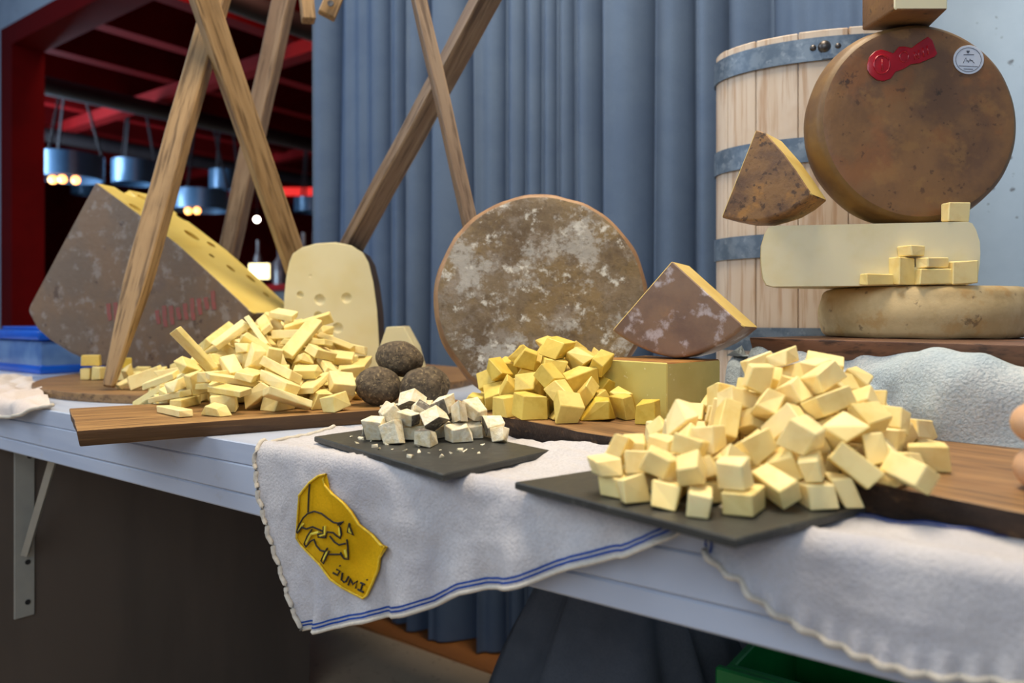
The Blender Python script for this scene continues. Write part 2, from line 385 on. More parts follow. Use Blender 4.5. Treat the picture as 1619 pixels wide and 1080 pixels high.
for k, (s, z) in enumerate(((-7.4, 1.92), (-5.6, 1.9), (-3.1, 1.92), (-1.75, 1.9), (-.4, 1.93))):
    a = T(s, 1.6, z); b_ = T(s, 10.0, z)
    emit('duct', tube_bm([a, b_], .07, 10), 'pipe', ceil, smooth=40)

# pendant lamps in the bar room
def pendant(x, y, w, h, Y, bulbs, label):
    p = atY(x, y + h / 2, Y); r = w * Y / FPX / 2; hh = h * Y / FPX
    t = thing('pendant_lamp', p, label, 'lamp', 'drum pendant lamps in the red bar room')
    bm = lathe_bm([(r * .93, 0), (r, 0), (r, hh), (r * .93, hh), (r * .93, hh * .6), (.02, hh * .6), (.02, hh * .55), (r * .93, hh * .55), (r * .93, 0)], 32)
    emit('drum_shade', bm, 'drum', t, mtx=Matrix.Translation(p), smooth=40)
    for a in (0.4, 2.5, 4.6):
        q = p + Vector((r * .93 * math.cos(a), r * .93 * math.sin(a), hh)); top = Vector((p.x + .1 * math.cos(a), p.y + .1 * math.sin(a), 2.1))
        emit('strap', tube_bm([q, top], .012, 5), 'pipe', t)
    for k in range(bulbs):
        a = -2.2 + k * .75
        bm = bmesh.new(); bmesh.ops.create_icosphere(bm, subdivisions=2, radius=.035, matrix=Matrix.Translation(p + Vector((r * .5 * math.cos(a), r * .5 * math.sin(a), -.02))))
        emit('bulb', bm, 'bulb', t, smooth=True)
for a in ((110, 265, 98, 38, 6.5, 3, 'leftmost dark drum pendant lamp with warm bulbs below, next to the red pillar'),
          (212, 273, 64, 36, 7.2, 0, 'drum pendant lamp right behind the top of the big holed wedge'),
          (131, 297, 34, 22, 9.5, 0, 'small distant drum lamp beside the top corner of the big wedge'),
          (354, 285, 44, 30, 8.2, 0, 'drum lamp seen between the two crossed wooden poles'),
          (318, 318, 88, 30, 7.6, 2, 'wide dark drum lamp low behind the left pole'),
          (492, 325, 52, 22, 8.6, 0, 'drum pendant lamp beside the left edge of the curtain')):
    pendant(*a)
# back bar: counter, shelf board, bottles, lit panel
bq = 8.6
def bar_sq(x, Y): p = atY(x, 500, Y) - P0; return p.dot(ED), p.dot(EN)
s0, q0 = bar_sq(400, 8.4)
t = thing('bar_counter', T(s0, q0, FLOOR), 'dark bar counter far back in the red room', 'counter')
tbox('counter_body', s0 - 1.6, s0 + 1.6, q0 - .3, q0 + .3, FLOOR, .40, 'bar', t)
tbox('counter_top', s0 - 1.65, s0 + 1.65, q0 - .36, q0 + .34, .40, .46, 'red_dark', t)
for k, (x, y0, y1, w, m, lab) in enumerate(((408, 380, 432, 13, 'bottle', 'slim grey bottle on the bar counter beside the lit panel'),
                                    (443, 392, 440, 22, 'bottle', 'wide grey jar on the bar counter behind the right crossed pole'),
                                    (480, 368, 420, 16, 'bottle', 'pinkish grey bottle on the bar counter near the curtain edge'),
                                    (497, 368, 420, 14, 'bottle', 'rightmost bottle on the bar counter next to the curtain'))):
    Y = 8.2; p = atY(x, y1, Y); p.z = .46; r = w * Y / FPX / 2; hh = .14 - (y0 - HY) * Y / FPX - .46
    bm = lathe_bm([(0, 0), (r, 0), (r, hh * .6), (r * .4, hh * .75), (r * .4, hh), (0, hh)], 16)
    emit('bottle', bm, m, mtx=Matrix.Translation(p), smooth=40, label=lab, cat='bottle')
p = atY(410, 429, 7.6)
t = thing('lit_panel', (p.x, p.y, p.z - .07), 'small glowing warm yellow panel far back behind the cheese', 'light panel')
emit('panel_face', box_bm(p.x - .10, p.x + .10, p.y - .01, p.y + .01, p.z - .075, p.z + .075, .004), 'lit_panel', t)
emit('panel_frame', box_bm(p.x - .115, p.x + .115, p.y + .012, p.y + .03, p.z - .09, p.z + .09, .004), 'bar', t)
for x, y, lab in ((406, 347, 'bright round bulb between the crossed poles'), (506, 365, 'pale round bulb at the edge of the curtain')):
    p = atY(x, y, 8.0)
    t = thing('spot_bulb', p, lab, 'lamp')
    bm = bmesh.new(); bmesh.ops.create_icosphere(bm, subdivisions=2, radius=.032, matrix=Matrix.Translation(p)); emit('bulb', bm, 'bulb_white', t, smooth=True)
    emit('cord', tube_bm([p + Vector((0, 0, .03)), Vector((p.x, p.y, 2.1))], .006, 5), 'pipe', t)
p = atY(480, 303, 8.9)
emit('light_strip', box_bm(p.x - .35, p.x + .35, p.y - .02, p.y + .02, p.z - .05, p.z + .05, .01), 'red_neon', label='red lit strip high on the back bar by the curtain', cat='light strip')

# the curtain on its rail
def curtain():
    q0 = 1.135
    a = (atY(516, 400, 2.49) - P0).dot(ED); b_ = (atY(1412, 200, 1.48) - P0).dot(ED)
    t = thing('curtain', T((a + b_) / 2, q0, FLOOR + .012), 'steel blue floor-length pleated curtain behind the cheeses', 'curtain')
    bm = bmesh.new(); nu, nv = 520, 14; rows = []
    rnd = random.Random(4); ph = [rnd.uniform(0, 6.28) for _ in range(6)]
    for j in range(nv + 1):
        z = FLOOR + .012 + (2.0 - FLOOR) * j / nv; row = []
        for i in range(nu + 1):
            u = i / nu; s = a + (b_ - a) * u
            w = u * 18 + .8 * math.sin(u * 9 + ph[0]) + .4 * math.sin(u * 23 + ph[1]) + .05 * math.sin(z * 1.3 + u * 30)
            amp = .074 * (.8 + .3 * math.sin(u * 17 + ph[2]))
            d = amp * (1 - 2 * abs(math.sin(math.pi * w)) ** .55) + .008 * math.sin(4 * math.pi * w + ph[3]) + .004 * math.sin(u * 180 + ph[4] + z * .6)
            s2 = s + .012 * math.sin(2 * math.pi * w + .8)
            row.append(bm.verts.new(T(s2, q0 + d, z)))
        rows.append(row)
    for j in range(nv):
        for i in range(nu): bm.faces.new((rows[j][i], rows[j][i + 1], rows[j + 1][i + 1], rows[j + 1][i]))
    emit('drape', bm, 'curtain', t, smooth=True)
    emit('rail', tube_bm([T(a - .05, q0, 2.02), T(b_ + .05, q0, 2.02)], .015, 8), 'pipe', t)
curtain()

# ================================================================== table, counter, bracket
TS0, TS1, TQ = -1.9, 1.1, .93
t = thing('table', T(-.4, .45, FLOOR), 'long white painted wooden table carrying all the cheeses', 'table')
nb = 5
for k in range(nb):
    tbox('top_plank', TS0, TS1, TQ * k / nb + (.0006 if k else 0), TQ * (k + 1) / nb - .0006, -.024, 0, 'white_paint', t, bv=.0012)
tbox('fascia_board', TS0, TS1, .0, .022, -.0565, -.0245, 'white_paint', t, bv=.0015)
tbox('fascia_board', TS0, TS1, .002, .024, -TABLE_T, -.0575, 'white_paint', t, bv=.002)
tbox('fascia_board', TS0, TS1, TQ - .03, TQ - .005, -TABLE_T, -.0245, 'white_paint', t, bv=.002)
for s, q in ((1.0, .08), (1.0, .85), (-1.8, .85), (-1.8, .08)):
    tbox('leg', s - .03, s + .03, q - .03, q + .03, FLOOR, -.0245, 'white_paint', t, bv=.003)
# bracket on the side of the counter
pb = Vector((-.853, 1.326, 0)); sb, qb = (pb - P0).dot(ED), (pb - P0).dot(EN)
t = thing('counter', T(sb - .5, qb + .3, FLOOR), 'taupe brown counter standing under the left part of the table', 'counter')
tbox('side_panel', sb - .02, sb, qb - .06, qb + .617, FLOOR, -TABLE_T - .001, 'counter', t, bv=.001)
tbox('body', sb - .9, sb - .0205, qb - .055, qb + .612, FLOOR + .02, -TABLE_T - .002, 'counter', t, bv=.001)
t = thing('shelf_bracket', T(sb, qb, -.385), 'white steel shelf bracket screwed to the taupe counter under the table', 'bracket')
tbox('upright_plate', sb, sb + .004, qb - .016, qb + .016, -.385, -TABLE_T - .002, 'white_metal', t, bv=.001)
tbox('arm_plate', sb + .004, sb + .16, qb - .014, qb + .014, -TABLE_T - .006, -TABLE_T - .002, 'white_metal', t)
a = T(sb + .006, qb, -.275); b_ = T(sb + .125, qb, -TABLE_T - .004)
bm = tube_bm([a, b_], .0075, 4); emit('diagonal_strut', bm, 'white_metal', t)
for z in (-.105, -.29, -.36):
    bm = lathe_bm([(0, 0), (.0045, 0), (.0045, .0016), (0, .0016)], 12)
    emit('screw_head', bm, 'hole', t, mtx=Matrix.Translation(T(sb + .0035, qb + .008 * (1 if z > -.2 else .6), z)) @ ED.to_track_quat('Z', 'Y').to_matrix().to_4x4())

# green crate with dark cloth thrown over it, under the table
cr = Vector((.64, 1.12, FLOOR)); crx = Matrix.Translation(cr) @ Matrix.Rotation(R(-36), 4, 'Z')
t = thing('plastic_crate', cr, 'green plastic crate on the floor under the right part of the table', 'crate')
L_, W_, H_ = .27, .17, .385
for (x0, x1, y0, y1) in ((-L_, L_, -W_, -W_ + .012), (-L_, L_, W_ - .012, W_), (-L_, -L_ + .012, -W_ + .012, W_ - .012), (L_ - .012, L_, -W_ + .012, W_ - .012)):
    emit('crate_wall', box_bm(x0, x1, y0, y1, 0, H_, .002), 'green', t, mtx=crx)
emit('crate_floor', box_bm(-L_ + .013, L_ - .013, -W_ + .013, W_ - .013, .005, .015), 'green', t, mtx=crx)
for k in range(13):
    x = -L_ + .02 + k * (2 * L_ - .04) / 12
    emit('rib', box_bm(x - .006, x + .006, -W_ - .010, -W_, .02, H_ - .04, .002), 'green', t, mtx=crx)
for (x0, x1, y0, y1) in ((-L_ - .012, L_ + .012, -W_ - .014, -W_), (-L_ - .012, L_ + .012, W_, W_ + .012)):
    emit('rim', box_bm(x0, x1, y0, y1, H_ - .03, H_, .003), 'green', t, mtx=crx)
def heap_cloth():
    bm = bmesh.new(); n, mrad = 72, 22; ctr = Vector((.19, 1.34, 0)); rows = []
    for j in range(mrad + 1):
        row = []
        for i in range(n):
            a = 2 * math.pi * i / n; r = j / mrad
            rr = .235 * (1 + .22 * math.sin(3 * a + .6) + .1 * math.sin(7 * a)) * r
            p = Vector((rr * 1.12 * math.cos(a), rr * .72 * math.sin(a), 0))
            z = FLOOR + .50 - .46 * max(0, (r - .30) / .7) ** 1.25
            z += .06 * math.sin(9 * a + 4 * r + 2 * math.sin(2 * a)) * r + .03 * noise.noise(Vector((p.x * 9, p.y * 9, 2)))
            row.append(bm.verts.new((ctr.x + p.x, ctr.y + p.y, max(FLOOR + .012, z))))
        rows.append(row)
    for j in range(mrad):
        for i in range(n): bm.faces.new((rows[j][i], rows[j][(i + 1) % n], rows[j + 1][(i + 1) % n], rows[j + 1][i]))
    bmesh.ops.remove_doubles(bm, verts=bm.verts, dist=1e-5)
    emit('dark_cloth', bm, 'dark_cloth', smooth=True, label='charcoal cloth heaped in folds under the table beside the green crate', cat='cloth')
heap_cloth()

# ================================================================== cloths on the table
def bend(s, q, z0=.0025, r=.010):
    if q >= 0: return T(s, q, z0), Vector((0, 0, 1))
    L_ = r * math.pi / 2
    if -q < L_:
        a = -q / r; return T(s, -r * math.sin(a), z0 - r + r * math.cos(a)), (Vector((0, 0, 1)) * math.cos(a) - EN * math.sin(a))
    return T(s, -r, z0 - r - (-q - L_)), -EN
def sq(x, y):
    p = at(x, y, .003); q = (p - P0).dot(EN)
    if q >= 0: return ((p - P0).dot(ED), q)
    p = onplane(x, y, P0 - EN * .01, EN)
    return ((p - P0).dot(ED), p.z)
def poly(cv, u):
    d = [0]
    for a, b_ in zip(cv, cv[1:]): d.append(d[-1] + math.hypot(a[0] - b_[0], a[1] - b_[1]))
    t_ = u * d[-1]
    for i in range(len(cv) - 1):
        if t_ <= d[i + 1] or i == len(cv) - 2:
            f = (t_ - d[i]) / max(1e-9, d[i + 1] - d[i]); return (cv[i][0] + (cv[i + 1][0] - cv[i][0]) * f, cv[i][1] + (cv[i + 1][1] - cv[i][1]) * f)
def cloth(hem, top, nu, nv, disp, bow=0.0, r=.010):
    """grid of points between two outline curves given along and across the table edge; disp(s, q, u, v) lifts it along the normal"""
    g = []
    for j in range(nv + 1):
        v = j / nv; row = []
        for i in range(nu + 1):
            u = i / nu; a = poly(hem, u); b_ = poly(top, u)
            s = a[0] + (b_[0] - a[0]) * v - bow * math.sin(math.pi * v) * (1 - u) ** 4; q = a[1] + (b_[1] - a[1]) * v
            p, n = bend(s, q, r=r)
            row.append(p + n * disp(s, q, u, v))
        g.append(row)
    return g
def grid_bm(g, thick=0.0014):
    bm = bmesh.new(); V = [[bm.verts.new(p) for p in row] for row in g]
    for j in range(len(g) - 1):
        for i in range(len(g[0]) - 1):
            bm.faces.new((V[j][i], V[j][i + 1], V[j + 1][i + 1], V[j + 1][i]))
    bm.normal_update()
    return bm
def n3(a, b_, k): return noise.noise(Vector((a, b_, k)))
def stripes(t, g, offs, rowpick, w=.0016):
    """woven stripes laid on the cloth as narrow ribbons along grid rows rowpick(k)"""
    for k in offs:
        a, b_ = rowpick(k)
        bm = bmesh.new(); vs = []
        for p, q, n in zip(a, b_, [None] * len(a)):
            vs.append((bm.verts.new(p), bm.verts.new(q)))
        for x, y in zip(vs, vs[1:]): bm.faces.new((x[0], y[0], y[1], x[1]))
        emit('stripe', bm, 'stripe', t, smooth=True)
def lerp_row(g, v, lift):
    """a row of points at fractional row v, lifted a little off the cloth"""
    j = min(int(v), len(g) - 2); f = v - j; out = []
    for i in range(len(g[0])):
        p = g[j][i].lerp(g[j + 1][i], f)
        a = g[j][max(0, i - 1)]; b_ = g[j][min(len(g[0]) - 1, i + 1)]
        n = (b_ - a).cross(g[j + 1][i] - g[j][i]); n = n.normalized() if n.length > 1e-9 else Vector((0, 0, 1))
        out.append(p + n * lift)
    return out
def dist_row(g, d, lift):
    """points at a distance d from the hem along every column"""
    out = []
    for i in range(len(g[0])):
        acc = 0.0
        for j in range(len(g) - 1):
            st = (g[j + 1][i] - g[j][i]).length
            if acc + st >= d or j == len(g) - 2:
                f = min(1, (d - acc) / max(st, 1e-9)); p = g[j][i].lerp(g[j + 1][i], f)
                a = g[j][max(0, i - 1)]; b_ = g[j][min(len(g[0]) - 1, i + 1)]
                n = (b_ - a).cross(g[j + 1][i] - g[j][i]); n = n.normalized() if n.length > 1e-9 else Vector((0, 0, 1))
                out.append(p + n * lift); break
            acc += st
    return out
# -- tea towel with the patch
hem = [sq(x, y) for x, y in ((489, 1004), (530, 1001), (580, 990), (640, 981), (705, 965), (745, 945), (800, 938), (850, 930), (920, 905), (1000, 890), (1050, 868), (1100, 852), (1128, 846))] + [(.535, .02), (.545, .05)]
top = [(-.004, .105), (.03, .145), (.10, .185), (.19, .192), (.25, .165), (.37, .142), (.45, .105), (.52, .088), (.545, .075)]
def towel_disp(s, q, u, v):
    w = .0018 * (n3(s * 28, q * 28, 1) + .7 * n3(s * 70, q * 70, 2) + .35 * n3(s * 150, q * 150, 6)) + .0018
    if q > 0:
        k = math.exp(-(((s - .33) / .085) ** 2 + ((q - .135) / .045) ** 2))
        w += k * (.010 + .007 * n3(s * 34, q * 60, 5))
        k = math.exp(-(((s - .02) / .05) ** 2 + ((q - .12) / .03) ** 2)); w += k * .004 * (1 + n3(s * 60, q * 60, 8))
    else:
        w += .004 + min(1, -q / .05) * (.006 + .005 * math.sin(s * 52 + 2.2 + q * 14) + .004 * n3(s * 20, q * 9, 4))
        if v < .16: w += (.004 * (1 + n3(s * 60, 3, 3)) + .004 * math.sin(s * 110)) * (1 - v / .16)
    return max(.0004, w)
g1 = cloth(hem, top, 170, 90, towel_disp, bow=.024)
tw = thing('tea_towel', T(.2, .02, -.18), 'white linen tea towel with a yellow patch, hanging over the table front', 'towel')
emit('linen', grid_bm(g1), 'linen', tw, smooth=True)
left_edge = [row[0] - EN * .001 for row in g1]
le = [p + ED * (.0012 * math.sin(i * 1.1)) for i, p in enumerate(left_edge)]
emit('hem', tube_bm(le[::1], .0026, 6), 'linen_hem', tw, smooth=True)
emit('hem', tube_bm(lerp_row(g1, 0, 0)[::2], .0018, 6), 'linen_hem', tw, smooth=True)
sgn = -1 if (g1[0][60] - g1[0][50]).cross(g1[3][50] - g1[0][50]).dot(EN) > 0 else 1
for v0, v1 in ((.0034, .0050), (.0066, .0082)):
    a = dist_row(g1, v0, sgn * .0007); b_ = dist_row(g1, v1, sgn * .0007)
    stripes(tw, g1, [0], lambda k: (a, b_))
# the sewn patch with its stitched picture and lettering: crop coordinates -> the hanging plane
from mathutils.bvhtree import BVHTree
towel_bvh = BVHTree.FromPolygons([p for row in g1 for p in row], [(j * 171 + i, j * 171 + i + 1, (j + 1) * 171 + i + 1, (j + 1) * 171 + i) for j in range(90) for i in range(170)])
def pp(x, y, lift=.0):
    px, py = 460 + x / 4.911, 740 + y / 4.911
    d = Vector(((px - CX) / FPX, 1.0, -(py - HY) / FPX)).normalized(); e = Vector((0, 0, EYE))
    h = towel_bvh.ray_cast(e, d)[0] or onplane(px, py, P0 - EN * .02, EN)
    return h - EN * (.0026 + lift + .0012 * (1 + math.sin(x * .011 + y * .006)))
outl = [(300, 42), (245, 55), (180, 105), (100, 205), (92, 300), (78, 430), (68, 540), (100, 590), (160, 650), (260, 735), (340, 850), (420, 915), (500, 960), (590, 1000),
        (620, 975), (660, 890), (705, 780), (712, 690), (765, 608), (720, 590), (650, 510), (560, 430), (500, 330), (430, 260), (340, 195), (290, 130), (275, 80)]
cxy = (380, 540)
bm = bmesh.new(); rings = []
for k in range(9):
    f = k / 8
    rings.append([bm.verts.new(pp(cxy[0] + (x - cxy[0]) * f, cxy[1] + (y - cxy[1]) * f)) for x, y in outl] if k else [bm.verts.new(pp(*cxy))])
for k in range(8):
    a, b_ = rings[k], rings[k + 1]; n = len(outl)
    for i in range(n):
        if k == 0: bm.faces.new((a[0], b_[i], b_[(i + 1) % n]))
        else: bm.faces.new((a[i], b_[i], b_[(i + 1) % n], a[(i + 1) % n]))
back = [bm.verts.new(pp(x, y, -.0014)) for x, y in outl]
for i in range(len(outl)): bm.faces.new((rings[8][i], back[i], back[(i + 1) % len(outl)], rings[8][(i + 1) % len(outl)]))
pt = emit('patch', bm, 'patch', tw, smooth=50, label='mustard yellow sewn patch with stitched animals and the word JUMI')
emit('stitched_border', tube_bm([pp(x, y, .0012) for x, y in outl], .0011, 6, closed=True), 'thread_edge', pt, smooth=True)
lines = [[(188, 115), (178, 200), (168, 335)],
    [(80, 490), (95, 440), (130, 380), (165, 345), (215, 328), (270, 345), (320, 380), (370, 410), (410, 416), (455, 405), (430, 425), (408, 430)],
    [(410, 418), (430, 450), (440, 500), (430, 532), (400, 512), (375, 490), (322, 485), (312, 527), (248, 527), (244, 505), (290, 497), (290, 445)],
    [(285, 480), (230, 460), (200, 448), (150, 465), (120, 450), (85, 495)],
    [(195, 470), (160, 520), (135, 580), (150, 603), (185, 560), (215, 545), (235, 590), (270, 625), (312, 634)],
    [(330, 608), (310, 640), (280, 705), (300, 727), (320, 682), (345, 630)],
    [(345, 655), (430, 655), (455, 690), (485, 697), (485, 600), (480, 540)], [(345, 515), (385, 560), (420, 582), (470, 572)],
    [(430, 640), (445, 672)], [(500, 415), (486, 485), (528, 508), (505, 450), (500, 415)]]
for ln in lines: emit('stitched_line', tube_bm([pp(x, y, .0024) for x, y in ln], .0009, 5), 'thread', pt)
for ln in ([(92, 478), (125, 425)], [(300, 440), (300, 505), (262, 515)], [(150, 570), (185, 505), (250, 490)], [(300, 700), (328, 635)], [(420, 450), (425, 510)], [(470, 680), (460, 620)], [(500, 440), (498, 480), (512, 494)]):
    emit('stitched_fill', tube_bm([pp(x, y, .0018) for x, y in ln], .0013, 5), 'thread_lime', pt)
for ln in ([(398, 772), (420, 786), (402, 818), (370, 798)], [(420, 742), (424, 748)], [(438, 800), (428, 856), (446, 874), (462, 868), (482, 830)], [(478, 898), (494, 850), (512, 892), (548, 866), (534, 922)],
           [(574, 878), (608, 892)], [(591, 885), (576, 940)], [(553, 930), (600, 950)], [(624, 853), (628, 858)]):
    emit('stitched_letter', tube_bm([pp(x, y, .0024) for x, y in ln], .0010, 5), 'thread', pt)
# -- second towel, on the right
hem = [sq(x, y) for x, y in ((1122, 884), (1150, 912), (1180, 925), (1205, 950), (1250, 985), (1300, 1020), (1360, 1045), (1420, 1062), (1500, 1078), (1619, 1098), (1760, 1125))]
top = [(.502, .012), (.52, .03), (.545, .045), (.58, .05), (.62, .048), (.66, .052), (.72, .06), (.80, .07)]
def towel2(s, q, u, v):
    w = .0014 * (n3(s * 30, q * 30, 11) + .6 * n3(s * 75, q * 75, 12)) + .0016
    if q < 0: w += .004 + min(1, -q / .04) * (.005 + .004 * math.sin(s * 70 + 1) + .003 * n3(s * 22, q * 10, 14)) + (.003 * (1 + math.sin(s * 420)) * max(0, 1 - v * 8))
    else: w += .004 * max(0, (v - .75) / .25) * (1 + n3(s * 40, 2, 5))
    return max(.0004, w)
g2 = cloth(hem, top, 120, 60, towel2)
tw2 = thing('tea_towel', T(.65, .02, -.08), 'white linen tea towel with scalloped hem hanging at the right front', 'towel')
emit('linen', grid_bm(g2), 'linen', tw2, smooth=True)
emit('hem', tube_bm(lerp_row(g2, 0, 0), .0022, 6), 'linen_hem', tw2, smooth=True)
sgn = -1 if (g2[0][60] - g2[0][50]).cross(g2[3][50] - g2[0][50]).dot(EN) > 0 else 1
for v0, v1 in ((56.2, 57.2), (58.2, 59.2)):
    a = lerp_row(g2, v0, sgn * .0008); b_ = lerp_row(g2, v1, sgn * .0008)
    stripes(tw2, g2, [0], lambda k: (a, b_))
bm = bmesh.new()
for i0, i1 in ((0, 1), (3, 4)):
    bm = bmesh.new(); vs = []
    for j in range(4, 56): vs.append((bm.verts.new(g2[j][i0] - EN * .0009 + Vector((0, 0, .0006))), bm.verts.new(g2[j][i1] - EN * .0009 + Vector((0, 0, .0006)))))
    for x, y in zip(vs, vs[1:]): bm.faces.new((x[0], y[0], y[1], x[1]))
    emit('stripe', bm, 'stripe', tw2, smooth=True)
# -- napkin at the far left
hem = [sq(x, y) for x, y in ((-120, 655), (-40, 662), (15, 668), (42, 664), (68, 646))]
top = [sq(x, y) for x, y in ((-120, 592), (-40, 596), (20, 598), (46, 600), (60, 615))]
def nap(s, q, u, v):
    return max(.001, .006 + .008 * n3(s * 16, q * 30, 21) + .005 * math.sin(s * 60 + q * 40) + .003 * n3(s * 60, q * 60, 22))
g3 = cloth(hem, top, 60, 40, nap)
nk = thing('napkin', T(-.75, .02, 0), 'crumpled white napkin at the left end, beside the round board', 'napkin')
emit('linen', grid_bm(g3), 'napkin', nk, smooth=True)
emit('hem', tube_bm(lerp_row(g3, 0, 0), .003, 6), 'linen_hem', nk, smooth=True)

# ================================================================== boards and slates
def board(name, outline, t_, undercut, label, mtop, medge, z0=0.0, rot=None, wob=.002, seed=0, cat='board', sub=6, live=None):
    """a slab: world outline (counter-clockwise), local X along its first edge"""
    a, b_ = Vector((*outline[0], 0)), Vector((*outline[1], 0))
    ang = math.atan2(b_.y - a.y, b_.x - a.x) if rot is None else rot
    mtx = Matrix.Translation((a.x, a.y, z0)) @ Matrix.Rotation(ang, 4, 'Z'); inv = mtx.inverted()
    pts = []
    n = len(outline)
    for i in range(n):
        p, q = Vector((*outline[i], z0)), Vector((*outline[(i + 1) % n], z0))
        m_ = max(1, int((q - p).length / .03)) if sub else 1
        for k in range(m_):
            w = p.lerp(q, k / m_); d = (q - p).normalized(); nn = Vector((d.y, -d.x, 0))
            if k: w = w + nn * wob * noise.noise(w * 22 + Vector((seed, 0, 0)))
            pts.append(inv @ w)
    cen = sum(pts, Vector()) / len(pts)
    topv = [p + Vector((0, 0, t_)) for p in pts]
    bot = []
    for i, p in enumerate(pts):
        d = (pts[(i + 1) % len(pts)] - pts[i - 1]).normalized(); nn = Vector((-d.y, d.x, 0))
        bot.append(p + nn * undercut * (1 + .35 * noise.noise(p * 30)))
    bm = prism_bm(topv, bot)
    for f in bm.faces: f.material_index = 0 if abs(f.normal.z) > .9 else 1
    es = [e for e in bm.edges if len(e.link_faces) == 2 and e.calc_face_angle(0) > .6 and abs(e.verts[0].co.z - e.verts[1].co.z) < 1e-5]
    bevel(bm, min(.0018, t_ * .2), 2, es)
    o = emit(name, split(bm, 0), mtop, mtx=mtx, label=label, cat=cat)
    emit('board_edge', split(bm, 1), medge, o, mtx=mtx, smooth=50)
    bm.free()
    return o
circ = [(-.514 + .445 * math.cos(a), 1.643 + .445 * math.sin(a)) for a in [2 * math.pi * k / 64 for k in range(64)]]
board('round_board', circ, .0145, .001, 'big round oak serving board under the holed cheeses at left', 'wood_round', 'wood_round', sub=0, rot=.2)
board('cutting_board', [(-.464, .809), (-.053, 1.067), (-.175, 1.262), (-.586, 1.004)], .018, .004, 'oiled oak plank board jutting over the table edge under the cheese sticks', 'wood_long', 'wood_edge', wob=.0015)
board('cutting_board', [(-.062, .935), (.2354, .537), (.335, .395), (.575, .52), (.425, .69), (.123, 1.075)], .025, .010, 'walnut live-edge board under the yellow cheese block and cubes', 'wood_right', 'bark', wob=.006, seed=3)
def slate(pts, z0, label):
    n = len(pts); V = []
    for i in range(n):
        a, b_ = Vector((*pts[i], 0)), Vector((*pts[(i + 1) % n], 0))
        for k in range(12):
            p = a.lerp(b_, k / 12); V.append(p + Vector((.0012 * noise.noise(p * 90), .0012 * noise.noise(p * 90 + Vector((5, 5, 5))), 0)))
    bm = prism_bm([p + Vector((0, 0, z0 + .006)) for p in V], [p + Vector((0, 0, z0)) for p in V])
    es = [e for e in bm.edges if len(e.link_faces) == 2 and e.calc_face_angle(0) > .8 and abs(e.verts[0].co.z - e.verts[1].co.z) < 1e-5]
    bevel(bm, .0010, 1, es)
    return emit('slate_board', bm, 'slate', label=label, cat='board')
slate([(-.211, .808), (-.056, .6144), (.0374, .7245), (-.118, .918)], .006, 'black slate under the white crumbled cheese')
slate([(.0024, .586), (.129, .436), (.238, .512), (.111, .662)], .006, 'black slate at the front right under the cheese cubes')

# riser draped with terry cloth, plank on it
PE = Vector((.545, -.84, 0)).normalized(); PNV = Vector((.84, .545, 0)).normalized(); PP = Vector((.297, .95, 0))
def PL(a, b_, z): return PP + PE * a + PNV * b_ + Vector((0, 0, z))
rm = Matrix.Translation(PL(.2, .15, 0)) @ Matrix.Rotation(math.atan2(PE.y, PE.x), 4, 'Z')
emit('riser_box', box_bm(-.20, .25, -.12, .12, .001, .084, .003), 'wood_plank', mtx=rm, label='low wooden riser box hidden under the pale blue terry cloth', cat='box')
def terry():
    g = []; na, nb_ = 110, 60
    for j in range(nb_ + 1):
        v = j / nb_; row = []
        for i in range(na + 1):
            a = -.045 + .50 * i / na
            # profile: foot -> front -> top -> back
            Lf, Lt = .10, .22; d = v * (Lf + Lt + .02)
            if d < .02: b_, z, n = -.030 - (.02 - d) * 1.0, .0025, Vector((0, 0, 1))
            elif d < .02 + .075: f = (d - .02) / .075; b_, z, n = -.030 + .020 * f, .0025 + .076 * f, -PNV
            elif d < .02 + .10:
                f = (d - .095) / .025; an = f * math.pi / 2; b_, z, n = -.010 + .014 * math.sin(an), .0785 + .0095 * (1 - math.cos(an)) + .002 * f, (-PNV * math.cos(an) + Vector((0, 0, 1)) * math.sin(an))
            else: b_, z, n = .004 + (d - .12), .0885, Vector((0, 0, 1))
            p = PL(a, b_, z)
            if d < .12:
                w = .008 * n3(a * 17, d * 26, 31) + .005 * n3(a * 44, d * 40, 32) + (.013 * abs(math.sin(a * 17 + d * 34 + 2.5 * n3(a * 9, d * 9, 3))) ** 1.5 - .004) * min(1, d / .03)
                k = math.exp(-((a - .255) / .065) ** 2)
                w += k * .024 * math.sin(math.pi * min(1, max(0, d / .118))) ** .7
                p = p + n * max(.0005, w + .006) * (1 if d > .02 else d / .02)
                p.z += k * .020 * max(0, min(1, (d - .04) / .05)) * max(0, 1 - max(0, d - .100) / .02)
                if a < 0: p = p + PNV * (-a) * .8
            row.append(p)
        g.append(row)
    return g
emit('terry_cloth', grid_bm(terry()), 'terry', smooth=True, label='pale blue grey terry cloth draped over the riser at right', cat='cloth')
pl = [PL(0, .0, 0), PL(.06, -.012, 0), PL(.16, -.006, 0), PL(.26, .004, 0), PL(.42, .0, 0), PL(.42, .26, 0), PL(0, .27, 0)]
board('wooden_plank', [(p.x, p.y) for p in pl], .022, .006, 'reddish dark live-edge plank on the terry cloth carrying the stacked wheels', 'wood_plank', 'wood_plank', z0=.0915, wob=.004, seed=8)
PLZ = .1135

